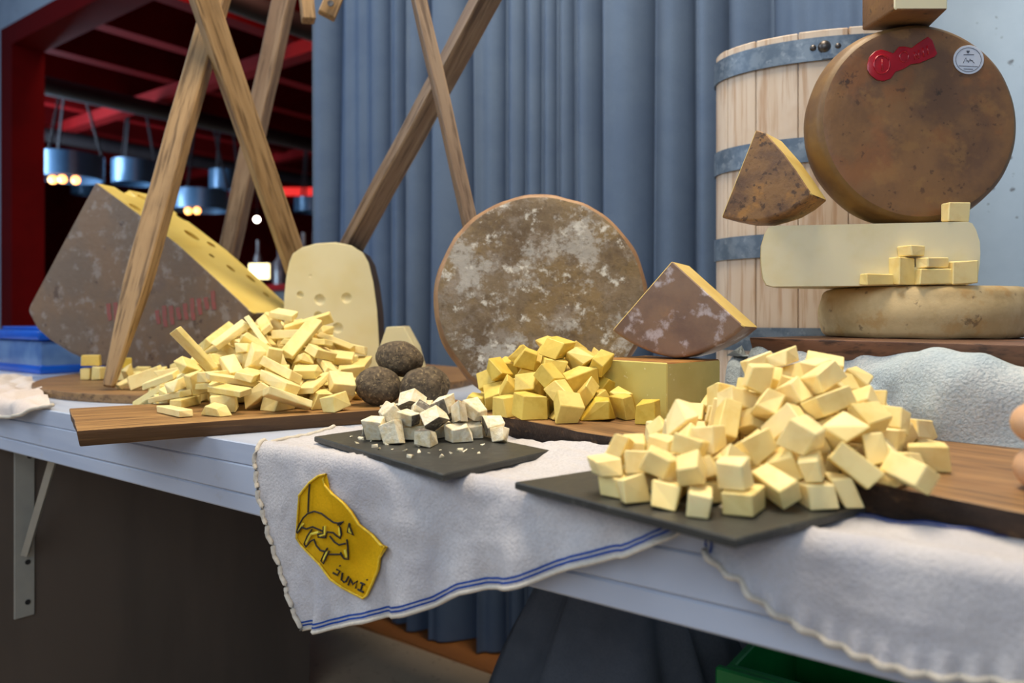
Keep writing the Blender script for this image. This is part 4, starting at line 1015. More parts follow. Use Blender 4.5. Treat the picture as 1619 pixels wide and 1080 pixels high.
# settled positions: variant, x y z in tenths of a millimetre, quaternion in thousandths
DATA = {
'stick': [
(0,-2483,10437,303,962,-22,-28,269),(1,-4608,12794,237,997,-19,6,-76),(2,-3059,12912,259,253,7,0,-967),(3,-3749,10669,290,55,-37,53,996),(4,-4065,13201,231,173,-18,20,-985),
(5,-2694,11318,276,74,25,-46,996),(0,-4805,11805,191,664,746,6,-51),(1,-4919,13343,237,964,-20,0,264),(2,-5023,12386,259,188,-6,3,982),(4,-3032,9874,266,529,-24,12,-848),
(5,-4365,13838,241,784,-17,-50,618),(0,-4516,10761,303,793,-10,-34,608),(1,-3459,13307,237,658,-9,18,-753),(1,-6601,13584,237,718,-11,17,-695),
(2,-3035,12121,166,211,274,-735,-583),(3,-3772,13478,325,774,129,275,555),(4,-2958,12943,452,307,67,-26,949),(0,-4159,10753,340,377,325,-607,-620),
(1,-3290,11363,272,663,-17,-11,749),(2,-4619,12506,361,925,301,48,-228),(3,-4023,12925,345,507,319,-180,780),(4,-5837,12880,231,49,13,-24,998),(5,-2897,13494,241,850,-23,-48,524),
(0,-3489,12085,205,558,272,119,-775),(1,-3658,12700,237,197,-9,-18,980),(2,-4431,13336,274,248,-212,634,-701),(3,-4177,12382,254,321,-10,15,-947),
(5,-3633,11554,226,14,-143,218,965),(1,-4527,13066,434,900,421,67,-95),(2,-3010,11051,309,414,-363,562,-618),(3,-5118,13067,291,752,569,-190,-272),
(4,-3704,11041,266,999,-23,-15,44),(0,-6961,13928,268,819,57,15,-571),(1,-3955,13887,324,881,-156,-199,-399),(2,-3584,12586,451,945,-26,11,-327),(3,-3121,10619,289,807,-17,7,-591),
(0,-2806,10728,417,733,-518,426,-116),(1,-4493,11803,186,279,693,553,-368),(2,-2735,11325,490,247,30,-45,968),(3,-2569,12302,180,45,84,-631,-770),
(4,-2433,10770,357,463,-362,-162,-793),(0,-3665,9671,303,619,-1,-36,785),(1,-4187,11274,211,830,-183,-188,-492),(2,-4120,13536,382,644,346,523,437),
(3,-3597,11288,471,187,168,941,-228),(4,-3350,10914,368,836,-130,-520,-121),(5,-5331,12657,241,937,-32,-42,346),(0,-5686,14551,268,997,36,47,59),(1,-3340,13933,237,969,-20,0,246),
(1,-4310,12310,480,378,-64,176,-907),(2,-3613,11914,331,663,408,145,-611),(5,-3117,12510,276,974,-215,-21,-70),(0,-2528,10039,303,275,-28,22,-961),
(1,-3408,13349,429,828,6,31,-560),(2,-5628,13299,259,457,-5,5,890),(3,-4734,11500,182,469,462,-469,-588),(4,-2977,10224,302,991,-4,87,-102),(5,-2935,11939,352,716,-15,209,-666),
(0,-4693,13773,271,25,-993,61,-93),(1,-3281,9933,381,941,-120,-308,-73),(0,-4278,12721,336,521,662,-444,-305),(2,-4402,11944,310,591,-189,432,655),
(3,-3399,10350,317,824,-57,-69,-559),(4,-3319,11802,267,302,-426,358,-774),(5,-4762,12232,478,613,778,50,-128),(0,-3892,10281,303,487,-21,56,871),
(1,-4052,11038,488,161,63,675,717),(2,-3890,12745,433,781,419,23,463),(3,-4623,11114,170,50,-3,135,-990),(5,-3148,12506,492,244,-69,208,945),(1,-4947,13168,482,595,35,144,790),
(5,-6297,14646,241,963,-50,-16,-263),(0,-6135,13895,269,560,-172,804,106),(1,-4097,11750,228,800,-40,226,555),(2,-3839,12284,274,704,-637,-206,240),
(3,-5232,12031,307,893,255,-146,340),(4,-6007,13609,231,978,-20,-18,206),(1,-4238,12732,592,926,-47,-91,-364),(4,-2315,10320,493,915,273,152,255),
(0,-4103,10698,615,463,95,144,869),(2,-3643,10782,515,541,582,-513,-325),(3,-4737,11175,402,482,60,-90,870),(4,-2400,11602,266,132,11,-25,991),(5,-3015,12676,643,773,-300,310,466),
(0,-2955,11023,580,687,-18,131,715),(1,-4336,11889,575,936,181,254,-162),(2,-4524,12480,690,889,300,-265,222),(3,-3324,12232,389,550,-245,-163,-782),
(4,-3921,11764,376,937,-219,191,194),(5,-3929,13258,524,944,280,17,-175),(1,-6250,13304,336,546,223,165,-790),(3,-4047,12070,353,84,609,191,-765),
(2,-3414,12884,408,176,240,904,306),(3,-2446,12053,364,211,-750,605,165),(4,-4223,12198,716,8,76,899,431),(1,-4755,11588,506,294,105,286,906),(4,-5450,12968,330,489,-246,58,835),
(5,-3385,11023,680,531,241,540,606),(0,-4791,13501,469,302,185,480,802),(1,-3159,11644,406,208,-400,-817,359),(2,-5597,12940,520,193,-213,156,945),
(5,-4407,11624,564,429,304,-557,643),(0,-3610,10737,779,328,-117,88,933),(2,-4181,13102,685,416,214,563,681),(3,-4176,11369,424,758,-148,38,634),
(4,-4427,13371,568,456,91,-267,-844),(1,-2489,11619,494,755,-577,-215,224),(10,-3456,11713,588,670,-368,-153,626),(11,-2904,10271,510,714,112,-117,681),
(12,-4403,10227,245,689,6,-8,-725),(9,-3585,12273,602,851,2,-68,520),(10,-3261,12892,691,604,-783,-104,104),(12,-3100,11360,405,931,1,335,142),(13,-3617,9298,249,281,7,-50,958),
(14,-2662,13113,244,749,-621,138,-186),(15,-3937,11443,551,139,450,291,833),(16,-5711,13688,323,600,-221,238,731),(17,-3792,9967,363,454,847,-72,-268),
(6,-2762,12545,298,571,184,-312,-736),(7,-2419,12076,595,672,111,77,-728),(8,-3340,11833,699,656,182,266,683),(9,-4016,12632,656,181,-771,463,399),
(10,-4237,11785,772,91,-301,-35,-949),(10,-3783,11768,616,519,-7,-399,756),(11,-5265,12687,392,53,-112,992,-21),(13,-2618,10994,337,880,329,-42,341),
(14,-4133,11974,859,688,-479,293,-460),(16,-5047,11869,431,904,338,-109,237),(17,-6522,14085,199,11,-93,994,-54),(6,-2832,9589,359,174,945,233,-147),
(8,-3922,11393,338,608,151,-331,-705),(9,-4167,9389,225,3,382,924,2),(7,-3024,9865,530,921,-88,149,-349),(8,-2672,12452,466,155,-304,91,-936),(9,-4722,10455,294,260,-104,-33,959),
(10,-3338,10553,642,684,-381,-494,-378),(11,-2658,12714,563,369,532,-757,-88),(13,-4197,12450,790,230,888,371,-145),(15,-3831,12377,501,794,575,100,173),
(16,-3980,10946,743,989,-92,-43,-110),(17,-2966,12175,508,882,299,-358,-73),(6,-3164,12104,640,712,-452,325,-427),(8,-3487,13299,588,882,17,-35,470),
(6,-5125,12386,536,546,2,-62,-836),(8,-3719,12254,764,173,-666,-681,251),(9,-4642,12833,605,20,-949,-286,-129),(10,-3088,10142,682,237,194,145,941),
(12,-4059,11576,758,320,209,-316,-868),(13,-4690,12796,434,903,-305,82,-290),(14,-4599,10460,459,783,-91,-156,595),(15,-3793,11204,654,66,-191,712,672),
(17,-3811,12636,665,781,302,270,475),(6,-2779,12143,763,228,71,-149,960),(17,-2841,11684,427,144,352,-545,747),(6,-4815,12046,667,628,242,-43,738),
(8,-2651,13321,356,826,-163,200,501),(9,-3594,9618,462,90,-947,309,-9),(10,-4027,12102,983,885,-382,99,-248),(11,-2663,10220,497,728,38,-104,677),
(13,-3617,12680,809,906,39,8,-422),(15,-4891,10780,203,589,-261,604,469),(17,-3115,13269,363,42,797,-17,-603),(13,-3017,11000,770,879,-164,2,-447),
(14,-4432,10989,359,6,-401,785,-472),(15,-3080,13462,432,27,-167,-736,655),(16,-3861,11350,806,677,142,-241,-681),(17,-3806,13079,746,13,969,189,-157),
(6,-3277,11968,904,437,-173,-35,882),(7,-2786,11809,758,969,238,60,9),(9,-4527,12150,394,417,-66,123,-898),(12,-3785,12209,540,25,-245,239,-939),
(13,-5415,13419,264,638,-677,321,-175),(14,-4349,12855,811,258,167,500,809),(12,-3618,12347,902,243,-170,-341,-892),(13,-3326,12735,747,502,227,593,-587),
(14,-3450,13131,793,568,591,-534,-204),(15,-3122,11290,598,950,-22,309,-40),(7,-4091,11587,990,419,21,-118,900),(8,-2640,12359,884,993,-43,108,16),
(11,-3963,10247,458,963,-29,-26,-268),(13,-6878,13605,358,702,226,-632,-238),(8,-3870,12761,960,458,253,277,806),(10,-3260,11455,849,993,112,26,-18),
(11,-2677,11075,654,503,203,146,827),(12,-4533,12020,802,60,-458,744,482),(13,-4297,13724,456,973,-153,-173,0),(16,-4912,12518,661,107,824,-375,-410),
(17,-3183,13693,262,604,789,92,66),(6,-4628,10903,562,271,-632,702,-182),(9,-3624,9936,564,127,345,-928,-64),(17,-4340,12508,961,644,-55,-1,763),
(6,-3463,10029,620,85,733,-667,-100),(7,-3352,13419,798,956,-229,181,-8),(8,-4472,10737,652,804,236,322,441),(9,-3399,11714,906,901,-11,-433,-38),
(10,-3606,12088,1011,737,-118,465,-476),(14,-4500,11381,217,497,-639,-376,-451),(16,-2832,13975,230,1,-434,-899,-55),(17,-6574,13063,287,913,171,-205,309),
(14,-3624,12551,1022,116,251,54,959),(16,-3268,12552,818,752,540,93,-366),(6,-3102,12125,953,137,-122,-953,242),(7,-3832,11699,994,915,33,268,-299),
(8,-6204,12859,353,708,670,-76,209),(9,-4025,13437,682,125,540,-646,525),(10,-3494,10352,488,994,-57,-29,-92),(12,-4771,12700,775,276,651,-693,-142),
(13,-4039,12298,1006,207,-278,-383,-856),(14,-5630,12413,241,769,637,32,48),(15,-3771,10814,932,633,-55,-38,-772),(13,-3964,10504,423,721,679,-102,96),
(14,-3061,12404,1000,146,233,636,722),(15,-4024,12437,1071,132,-223,-324,-910),(16,-4673,13179,319,437,-477,-716,-263),(17,-2877,11579,606,52,247,-613,749),
(6,-4307,11621,1124,280,276,196,-898),(7,-3607,14417,210,476,-5,7,-880),(9,-4456,11124,548,671,258,200,665),(10,-3054,14481,213,9,114,-993,-11),
(11,-3311,14870,280,15,-699,-700,145),(12,-2874,13274,608,410,-505,96,-753),(13,-2240,11132,244,29,-770,-637,-1),(14,-3676,11428,686,756,385,30,529),
(15,-2786,10291,639,985,168,-29,-11),(6,-2798,12107,974,965,-194,174,44),(8,-3500,12474,1174,10,-285,-691,-664),(9,-4391,12484,1090,942,31,-322,-87),
(10,-2828,11239,861,764,137,211,593),(11,-5774,13433,458,97,306,916,240),(13,-4857,12921,550,844,464,207,170),(14,-3357,11903,1042,920,-351,-170,-43),
(15,-4365,10461,462,664,-166,-653,-324),(11,-4038,12182,1177,363,-74,187,-910),(12,-3049,12821,890,647,-57,-94,-754),(14,-4289,14862,228,78,-295,950,-63),
(15,-3369,11976,1194,726,-122,-392,-552),(16,-4311,10931,733,660,290,365,589),(7,-3644,14194,381,852,-14,-74,-518),(8,-3628,13012,920,92,380,907,159),
(9,-2858,10438,422,371,85,20,925),(10,-4372,14423,213,12,1000,-10,8),(11,-3061,11386,1005,107,8,79,991),(12,-3701,11100,951,848,-360,183,344),(10,-3731,13961,535,53,21,998,-40),
(11,-4566,11344,742,534,209,-209,-792),(12,-3232,13061,844,566,-441,-159,-679),(13,-3172,10629,614,418,430,538,592),(14,-4011,13173,849,624,-269,-418,-603),
(15,-3778,12093,1233,342,163,-497,781),(16,-4769,13174,683,899,-409,69,138),(7,-5517,12568,481,991,-27,-76,103),(8,-3364,11500,1111,977,-78,6,-197),
(10,-4862,12556,950,508,182,-195,-819),(9,-3897,12474,1288,278,497,821,-50),(10,-4566,12172,1036,684,-185,-317,630),(11,-4276,10174,968,834,-258,342,346),
(13,-3459,12217,773,141,368,-332,857),(15,-3529,13741,422,22,9,-197,-980),(16,-4006,10210,581,521,18,-61,-851),(17,-4311,12949,947,133,585,-784,160),
(6,-5029,11210,162,392,-346,579,-626),(8,-4523,13178,860,651,-113,-171,-731),(17,-4828,12174,839,871,287,74,392),(7,-5499,13961,263,686,-567,284,-357),
(8,-3197,12624,1155,390,-16,90,916),(11,-3826,11488,1124,391,-223,-860,241),(12,-5533,12162,210,342,2,-10,-940),(15,-4781,11669,679,931,-305,199,17),
(16,-2907,13781,441,752,-224,99,-612),(6,-5324,11257,216,951,-70,-233,-193),(13,-6500,13873,299,857,-504,103,31),(15,-3438,12187,1234,330,39,-145,-932),
(16,-3909,10543,710,855,180,317,-370),(17,-5967,13127,252,135,-191,779,-582),(6,-3789,13736,578,46,-9,270,962),(8,-3176,11811,636,217,-722,-350,556),
(9,-3847,11801,1283,758,354,-99,-539),(11,-3109,11194,1077,742,413,-189,493),(13,-5114,12783,280,352,71,-140,923),(12,-2247,11134,417,905,64,126,402),
(13,-4346,11956,972,982,19,-147,116),(14,-3532,10427,822,306,698,-49,646),(16,-2262,9736,297,630,545,341,436),(17,-3593,11977,1425,192,50,-150,969),
(6,-5564,12026,391,176,57,977,103),(7,-4677,12043,1097,117,779,511,343),(8,-4424,12800,794,747,-561,127,-333),(6,-3737,13656,738,958,244,12,-147),
(9,-3887,12811,1209,822,-492,272,92),(9,-3156,11807,1290,29,182,-432,-883),(9,-5266,11477,223,134,-196,21,971),],
'cube': [
(0,2303,6822,328,750,-10,-23,661),(2,1044,5107,210,555,-106,32,-824),(3,2504,5667,341,195,-11,-31,-980),(4,2724,7164,335,682,13,-42,-730),(5,1522,5726,192,892,31,-8,-450),
(6,2093,5881,314,966,-29,25,-256),(7,1948,7132,320,977,41,-85,189),(8,3305,6516,330,800,-8,-14,600),(9,2797,6739,344,937,-4,13,-349),(10,1758,6472,344,201,66,-55,976),
(11,1882,5384,186,999,24,-29,-6),(12,1266,5891,202,756,2,-16,655),(13,2903,5921,324,619,25,6,785),(0,2288,6333,328,415,-19,16,-910),(1,3224,6413,478,503,12,41,-863),
(2,2855,5494,340,929,-105,-35,-354),(3,2295,6854,495,541,9,-56,-839),(4,2038,5107,205,707,15,-41,-706),(6,2310,5572,337,547,479,-420,-542),(7,1302,5197,190,737,-44,-83,-669),
(6,2633,5203,314,960,-38,7,276),(7,2732,5952,337,750,-6,-661,21),(8,1518,4961,200,875,-10,-12,485),(11,735,5425,186,935,12,-35,-351),(12,1159,5423,202,856,-1,-16,517),
(13,2500,6694,330,266,-227,-654,671),(1,2148,6109,328,846,-41,-19,531),(2,2360,7261,340,406,-99,50,-907),(3,1924,5625,255,30,-105,530,-841),(1,1966,6705,328,330,-21,-40,943),
(2,3047,6178,340,317,-94,59,-942),(5,2380,6559,439,944,-115,186,248),(8,987,5933,202,947,8,-21,-321),(9,3587,7103,342,52,-811,580,55),(11,2083,5390,289,224,-832,303,407),
(12,1966,6175,333,424,-437,564,-559),(9,2063,6479,366,458,-446,-546,542),(11,1303,5623,218,566,-413,622,349),(12,1770,5103,262,380,739,-401,-386),(13,767,5714,194,746,25,1,665),
(0,2423,5996,328,440,0,-25,898),(1,2129,5613,398,60,-392,808,436),(2,3301,6060,340,761,-111,1,-639),(3,1324,6874,341,937,32,-6,347),(5,2622,6888,352,615,-615,-373,324),
(3,2049,6773,503,240,-239,-135,-931),(4,2997,6561,335,309,30,32,950),(6,833,5226,217,192,-164,601,-759),(7,2425,5356,337,707,-244,-614,-251),(8,2630,5996,503,66,31,-83,-994),
(9,944,5908,370,562,45,14,-826),(10,2710,6414,349,206,-676,-315,-633),(13,1294,5216,341,91,-123,206,966),(0,1422,5430,201,20,975,223,-11),(12,2022,6324,522,375,5,101,-921),
(0,1678,5509,264,94,-575,-707,402),(1,2657,5441,417,909,200,-366,-7),(2,2543,6238,418,228,-611,716,250),(3,1139,6391,216,223,-844,223,433),(4,3023,6947,335,29,20,39,999),
(5,2546,6900,520,946,-207,-245,-46),(5,1216,5890,358,912,113,24,394),(7,1490,5392,356,872,47,-124,-472),(8,3211,6737,486,770,-427,-94,465),(9,1731,7098,350,356,435,565,604),
(12,2267,6162,487,874,8,-6,485),(13,2756,6448,524,993,-113,18,2),(0,2844,5712,408,620,255,698,-251),(1,1672,6247,360,343,-265,-666,608),(13,2520,6425,529,162,-912,338,-167),
(0,2659,5759,572,631,87,556,-534),(3,1031,5634,248,523,-391,612,446),(4,1735,6288,589,770,-183,-604,-97),(5,2133,5439,489,982,113,-83,123),(6,2917,6706,517,233,833,488,113),
(8,3194,6132,498,505,6,73,860),(9,1636,6742,350,420,363,-554,-621),(10,2181,7103,387,305,80,77,-946),(8,2358,6134,643,889,19,-14,-458),(9,3029,5964,471,208,494,701,470),
(11,1451,4963,365,649,703,-255,-137),(13,2643,6628,528,630,-257,-549,-485),(1,1512,5738,364,180,11,-204,-962),(2,1890,5267,389,505,325,-73,-796),
(3,2386,5638,557,925,-32,-154,-345),(4,947,5467,342,130,986,-104,6),(5,2166,6575,565,890,-173,363,213),(4,2283,5805,471,272,231,-636,-684),(5,2486,6689,557,164,-484,593,-623),
(6,3054,6918,500,679,57,-63,-729),(11,1117,5631,412,673,670,-222,-220),(12,2835,6196,531,42,440,890,-109),(13,1223,5457,352,32,-524,850,30),(9,2787,6364,702,97,121,-35,987),
(13,1022,5246,385,595,750,-37,-286),(0,1353,5807,446,735,375,101,555),(2,1290,6135,224,767,638,62,-27),(3,1872,5888,387,348,-134,904,-210),(4,1778,6563,537,34,-759,-638,125),
(5,2944,5879,592,271,380,776,424),(6,795,5686,386,19,-531,234,814),(3,2742,5950,724,304,-454,832,-97),(4,1915,5990,556,271,-138,-201,-931),(6,2236,5109,228,552,11,-830,-76),
(7,2208,6779,662,978,48,-84,186),(9,1410,5477,518,891,-44,-61,448),(11,2397,5836,685,664,-145,124,723),(12,2788,6904,531,799,212,432,361),(0,1811,5608,448,329,-742,-522,262),
(11,1852,6921,382,102,-518,582,619),(12,2031,5662,592,789,394,-467,-68),(0,3289,7196,336,309,-16,-80,948),(1,2796,6639,699,957,-148,35,-248),(2,1531,6012,224,502,479,-426,-581),
(3,2049,6313,682,715,212,-661,85),(5,1234,5305,492,244,123,69,960),(4,2374,6477,652,963,68,-158,-207),(6,1532,6997,314,776,-16,35,-629),(7,2529,7174,437,482,-197,447,727),
(9,2137,6066,681,819,-212,70,-528),(12,3328,7009,491,981,171,87,28),(13,2521,6045,826,946,36,-184,-264),(0,1800,7823,328,237,5,-25,971),(1,3044,6341,602,279,-218,300,886),
(13,1957,6577,636,776,-218,285,-519),(0,2271,6173,827,487,-123,107,-858),(2,2665,6918,686,328,165,880,-301),(3,1629,6003,385,218,126,8,968),(4,2607,5544,654,928,320,17,191),
(5,3089,6534,624,352,-176,393,831),(6,1532,5213,388,70,323,-437,837),(8,2302,5104,394,922,-63,330,-194),(9,2974,7235,372,752,459,-249,-402),(7,2534,5272,465,394,340,-711,-472),
(8,1646,5833,581,222,538,-197,-789),(9,2288,7115,594,585,-58,17,-808),(12,1897,7005,540,553,-715,68,422),(13,2017,5110,386,243,468,-659,-536),(2,2552,6243,714,126,430,475,757),
(0,2486,6818,705,919,-157,-36,-359),(1,2450,6083,971,277,541,-447,657),(2,1982,5813,722,872,438,123,-181),(5,2915,6110,713,846,-101,161,498),(6,1709,5332,473,723,642,-73,243),
(8,1409,6184,428,21,-23,-456,-889),(10,1871,6788,694,640,-738,-170,131),(7,2144,6316,876,747,217,-136,613),(9,2485,6620,836,417,476,221,-742),(11,3579,6749,316,992,27,-25,123),
(13,2709,6175,823,729,204,322,-569),(0,1219,4929,200,545,594,423,413),(2,3129,6956,667,56,182,976,106),(3,2341,5391,582,686,80,-366,-623),(3,1991,5177,603,630,-81,658,404),
(4,2414,6400,879,236,168,856,429),(6,673,5456,324,620,-55,-8,783),(7,2070,6639,763,27,-233,-93,-968),(8,1827,6068,716,962,-190,92,172),(6,2242,6655,841,728,94,-152,-661),
(8,2352,5633,756,143,162,-128,-968),(9,1938,5984,908,765,-6,-641,-66),(10,2941,6498,844,797,-457,381,-104),(0,2668,6482,984,940,279,18,-195),(1,1182,5031,381,979,104,-129,-117),
(2,2185,5847,810,535,-544,212,-610),(3,1374,6065,583,22,-33,319,-947),(12,2580,4936,386,680,442,-208,-546),(2,2395,7065,778,696,620,74,-355),(4,2393,5829,928,950,-82,-259,155),
(6,1259,6365,397,302,-233,-505,-774),(2,1633,6796,542,535,-151,-80,-827),(4,2165,6635,976,982,-83,-170,1),(4,3093,5647,351,134,107,669,723),(5,3748,6917,344,138,308,-700,-629),
(6,2321,6463,1049,938,-129,-112,301),],
'wedge': [
(0,611,9133,333,969,2,20,-248),(2,1097,9947,377,844,80,-31,530),(3,-429,9388,341,996,42,-1,-82),(4,210,9754,397,487,-541,498,-472),(5,965,8401,371,109,0,2,994),
(6,623,8414,327,999,30,21,29),(6,850,8943,370,739,256,562,-269),(7,582,9533,380,843,-286,124,-438),(9,32,9307,343,903,23,16,428),(3,297,8740,341,666,30,-30,-745),
(10,290,9061,390,212,-555,-478,-647),(0,530,10021,333,996,-1,20,-86),(7,-177,9174,434,954,252,-149,-66),(1,542,8836,439,48,791,149,-591),(4,946,9500,352,446,499,-680,301),
(6,398,9922,447,901,128,-404,97),(7,1032,8750,397,189,835,195,-478),(8,386,9242,401,512,410,-645,392),(9,770,10325,343,920,23,15,391),(8,832,9888,368,365,-12,931,-9),
(10,-73,8717,373,907,17,22,-420),(11,540,9115,592,251,-217,117,-936),(3,1290,9739,350,356,-39,10,-934),(4,671,9824,553,254,-203,122,938),(5,145,9424,517,2,-329,-314,-890),
(8,850,8574,528,408,238,873,122),(2,754,10259,550,874,115,-82,-465),(4,831,9302,490,83,-137,980,117),(5,159,8478,398,649,663,-199,-315),(11,-14,8977,518,66,-344,173,-921),
(6,609,8180,439,586,339,-169,717),(9,174,9174,677,974,-5,217,-66),(0,407,9532,574,807,401,-176,-397),(1,1149,10251,415,493,852,-167,-56),(2,1290,10504,377,994,56,-65,74),
(1,787,8818,650,28,252,-529,-810),(2,-221,9924,423,516,596,-615,26),(4,1264,8463,379,452,344,508,648),(5,201,8772,602,806,-176,125,551),(6,338,9464,710,375,-209,-381,819),
(9,722,9188,680,209,-468,21,-859),(10,-279,9413,594,352,801,476,-90),(6,407,9301,852,782,392,-280,396),(9,1062,9006,595,890,17,314,331),(10,1454,8091,372,655,579,333,354),
(0,244,9794,644,565,20,-173,-806),(1,-214,9611,434,941,317,-28,-112),(3,473,9806,763,846,1,516,134),(4,561,8455,547,887,284,150,332),(5,880,9651,629,141,756,-457,-446),
(6,491,8976,822,667,135,-1,733),(4,665,9506,799,498,-726,-1,474),(8,-25,9838,594,129,-981,115,90),(8,1248,8707,435,349,-305,-798,385),(11,1099,9975,617,251,-457,75,850),
(0,-166,9308,732,64,-893,261,360),(10,1092,9552,800,426,780,-83,451),(2,-24,9629,734,99,-573,806,114),(2,931,10114,431,152,350,548,744),(5,819,9016,900,816,449,-155,329),
(3,479,9561,1000,457,351,344,742),(8,861,9376,815,808,285,-188,-480),(2,754,9909,773,819,-47,-126,-558),(4,1170,9526,524,772,-103,481,-402),(8,438,8614,731,838,361,129,389),
(11,779,8674,362,71,-56,-3,-996),(0,834,9696,942,24,-222,-134,-965),(9,1048,8909,845,506,357,785,21),(10,144,9463,905,322,-303,661,607),(10,193,9080,887,27,182,-89,979),
(1,544,9071,1020,874,147,38,461),(1,1569,9970,439,223,-613,289,700),(5,879,9293,325,576,474,-587,315),],
'crumb': [
(0,-806,7934,201,440,-18,125,-889),(1,-1329,8428,204,705,27,-8,708),(2,-800,8517,197,267,-66,7,962),(3,-419,7973,214,991,116,-43,60),(4,-1449,7994,210,988,39,1,-151),
(5,-859,8187,212,215,-631,114,736),(6,-1392,8221,216,994,107,-5,34),(7,-253,8144,182,46,-196,-391,-898),(8,-1074,7856,191,158,-42,-39,-986),(0,-541,7735,210,984,86,-61,144),
(1,-1008,8533,219,571,78,-94,-812),(2,-651,8165,185,242,574,-162,765),(3,-1213,7636,240,570,287,-605,476),(4,-1133,8322,210,491,505,523,480),(5,-577,8090,322,799,-143,358,-461),
(6,-1069,8106,250,268,544,-729,319),(8,-1068,7815,353,815,154,31,558),(0,-850,7501,203,35,755,652,-59),(1,-1307,8136,392,708,25,-70,-702),(1,-908,8358,255,371,490,-132,778),
(3,-816,7745,352,111,-267,360,887),(4,-928,8201,393,554,328,52,-764),(5,-536,7847,405,419,243,640,597),(6,-1394,7797,232,514,418,-658,358),(7,-953,7915,422,287,115,-885,349),
(8,-1172,8351,375,990,16,-127,-55),(0,-719,7985,458,409,133,590,683),(1,-1281,7912,381,406,7,-469,784),(2,-128,7735,192,137,870,472,-23),(3,-1094,8120,498,295,-103,375,873),
(4,-206,7910,265,765,250,146,-575),(4,-647,8446,210,700,-266,543,380),(5,-581,8309,385,406,97,-26,-908),(6,-381,7997,403,269,215,-114,932),],

}
KIND = {'stick': ('cheese_stick', 18, 'paste_stick', 'pale yellow cheese stick in the tall heap before the holed slab', 'cheese sticks heaped on the left boards'),
        'cube': ('cheese_cube', 14, 'paste_cube', 'creamy cheese cube in the front right pile on slate and walnut board', 'cheese cubes piled at the front right'),
        'wedge': ('cheese_chunk', 12, 'paste_wedge', 'strong yellow cheese chunk in the pile before the mouldy wheel', 'yellow cheese chunks piled before the mouldy wheel'),
        'crumb': ('crumbled_cheese', 9, 'paste_crumb', 'white crumbly cheese lump in the small pile on the black slate', 'white cheese lumps on the slate')}
def lab_of(kind, row, lab):
    i, x, y, z = row[0], row[1] / 1e4, row[2] / 1e4, row[3] / 1e4
    if kind == 'stick':
        shape = 'chunky pale yellow cheese piece' if i < 6 else 'long pale yellow cheese stick' if i < 13 else 'short pale yellow cheese stick'
        if z > .115: return shape + ' at the crest of the tall heap before the holed slab'
        if z > .05: return shape + ' on the slope of the tall heap before the holed slab'
        if x < -.48: return shape + ' strewn at the foot of the left pole'
        if y < 1.08: return shape + ' at the foot of the heap on the jutting oak board'
        return shape + ' low in the tall heap before the holed slab'
    if kind == 'cube':
        shape = 'oblong creamy cheese piece' if i % 4 == 0 else 'creamy cheese cube'
        if z > .075: return shape + ' at the crest of the front right pile'
        if z < .026 and y < .60: return shape + ' lying on the front right slate'
        if z < .042: return shape + ' at the foot of the front right pile'
        return shape + ' on the slope of the front right pile'
    if kind == 'wedge':
        return 'strong yellow cheese chunk ' + ('at the top of' if z > .068 else 'at the bottom of' if z < .042 else 'halfway up') + ' the pile before the mouldy wheel'
    return 'white crumbly cheese lump ' + ('on top of' if z > .026 else 'at the bottom of') + ' the small pile on the black slate'
for kind, (nm, nv, m, lab, grp) in KIND.items():
    ms = []; rinds = []
    for i in range(nv):
        bm = hull_bm(variant(kind, i), .0008 if kind != 'crumb' else .0006)
        if kind == 'crumb':
            d = Vector((.3, -.8, .1 - .4 * (i % 2))).normalized() if i % 3 else Vector((0, 0, -1))
            for f in bm.faces: f.material_index = int(f.normal.dot(d) > .55)
            rinds.append(mesh_of('rind', split(bm, 1), 'ash')); b2 = split(bm, 0); bm.free(); bm = b2
        ms.append(mesh_of(nm, bm, m))
    for row in DATA[kind]:
        o = bpy.data.objects.new(nm, ms[row[0]])
        o.rotation_mode = 'QUATERNION'; o.location = [v / 1e4 for v in row[1:4]]; o.rotation_quaternion = [v / 1000 for v in row[4:8]]
        COL.objects.link(o); o['label'] = lab_of(kind, row, lab); o['category'] = 'cheese'; o['group'] = grp
        if rinds:
            r_ = bpy.data.objects.new('rind', rinds[row[0]]); COL.objects.link(r_); r_.parent = o
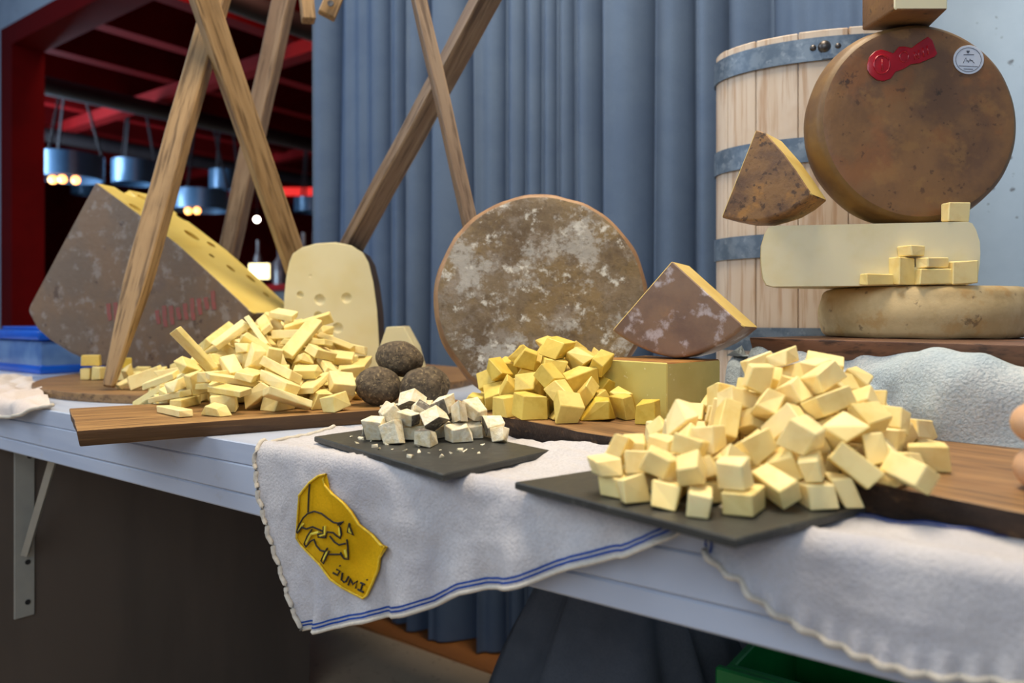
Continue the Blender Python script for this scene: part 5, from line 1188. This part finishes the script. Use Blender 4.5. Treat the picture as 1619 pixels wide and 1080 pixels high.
# crumbs strewn on the slate
rnd = random.Random(12)
cm = [mesh_of('cheese_crumb', hull_bm([(rnd.uniform(-1, 1) * .0022, rnd.uniform(-1, 1) * .002, rnd.uniform(-1, 1) * .0014) for _ in range(9)], 0), 'paste_crumb') for k in range(4)]
for k, (x, y) in enumerate(((556, 690), (565, 700), (586, 697), (592, 706), (600, 709), (612, 702), (620, 710), (648, 722), (661, 705), (662, 714), (697, 711), (699, 722), (712, 716), (734, 713), (748, 709), (728, 712), (756, 716), (640, 712), (678, 716), (571, 694), (763, 703), (801, 698))):
    o = bpy.data.objects.new('cheese_crumb', cm[k % 4]); p = at(x, y, .0128); o.location = p; o.rotation_euler = (0, 0, k * 1.3)
    s = (1.0, 1.6, .8, 1.25)[(k * 7) % 4]; o.scale = (s, s, s)
    COL.objects.link(o); o['label'] = 'tiny white cheese crumb scattered on the slate'; o['category'] = 'crumb'; o['group'] = 'cheese crumbs on the slate'
# hand-placed pieces
def piece(name, x, y, Y, dims, rz, m, lab, seed, grp=None, zb=None, tilt=0.0):
    """x, y: pixel of the middle of its lower front edge; zb: height of what carries it"""
    p = atY(x, y, Y)
    if zb is not None: p.z = zb
    bm = hull_bm(hexa(random.Random(seed), *dims, .05), .001)
    lo = min((Matrix.Rotation(tilt, 3, 'Y') @ v.co).z for v in bm.verts)
    emit(name, bm, m, mtx=Matrix.Translation(p + Vector((0, 0, -lo + .0003))) @ Matrix.Rotation(rz, 4, 'Z') @ Matrix.Rotation(tilt, 4, 'Y'), label=lab, cat='cheese', group=grp)
WT = PLZ + .0622
for k, (x, Y, dm, rz, zb) in enumerate(((1387, .892, (.034, .016, .013), .1, WT), (1426, .888, (.022, .018, .031), .2, WT), (1440, .886, (.022, .020, .012), .4, WT + .0335), (1476, .874, (.036, .017, .017), -.05, WT), (1474, .878, (.030, .018, .012), .3, WT + .019), (1523, .868, (.027, .018, .026), -.2, WT), (1452, .884, (.012, .014, .020), .9, WT))):
    piece('cheese_cube', x, 450, Y, dm, rz, 'paste_cube', 'small cheese cube on the tan wheel before the half wheel', 40 + k, 'cheese cubes on the tan wheel', zb)
piece('cheese_cube', 1510, 348, .890, (.026, .016, .022), .05, 'paste_cube', 'single cheese cube on the half wheel in front of the big brown wheel', 60, None, HTOP)
for k, (x, Y, dm, rz, zb) in enumerate(((137, 1.50, (.017, .02, .022), .2, .0148), (157, 1.49, (.020, .02, .024), -.2, .0148), (145, 1.50, (.032, .02, .022), .3, .041), (198, 1.47, (.034, .02, .022), .1, .0148), (200, 1.48, (.018, .02, .018), .5, .039), (226, 1.46, (.024, .02, .026), .3, .0148))):
    piece('cheese_cube', x, 590, Y, dm, rz, 'paste_wedge' if k in (2, 4) else 'paste_stick', 'cheese cube on the round board under the big holed quarter', 70 + k, 'cheese cubes on the round board', zb)
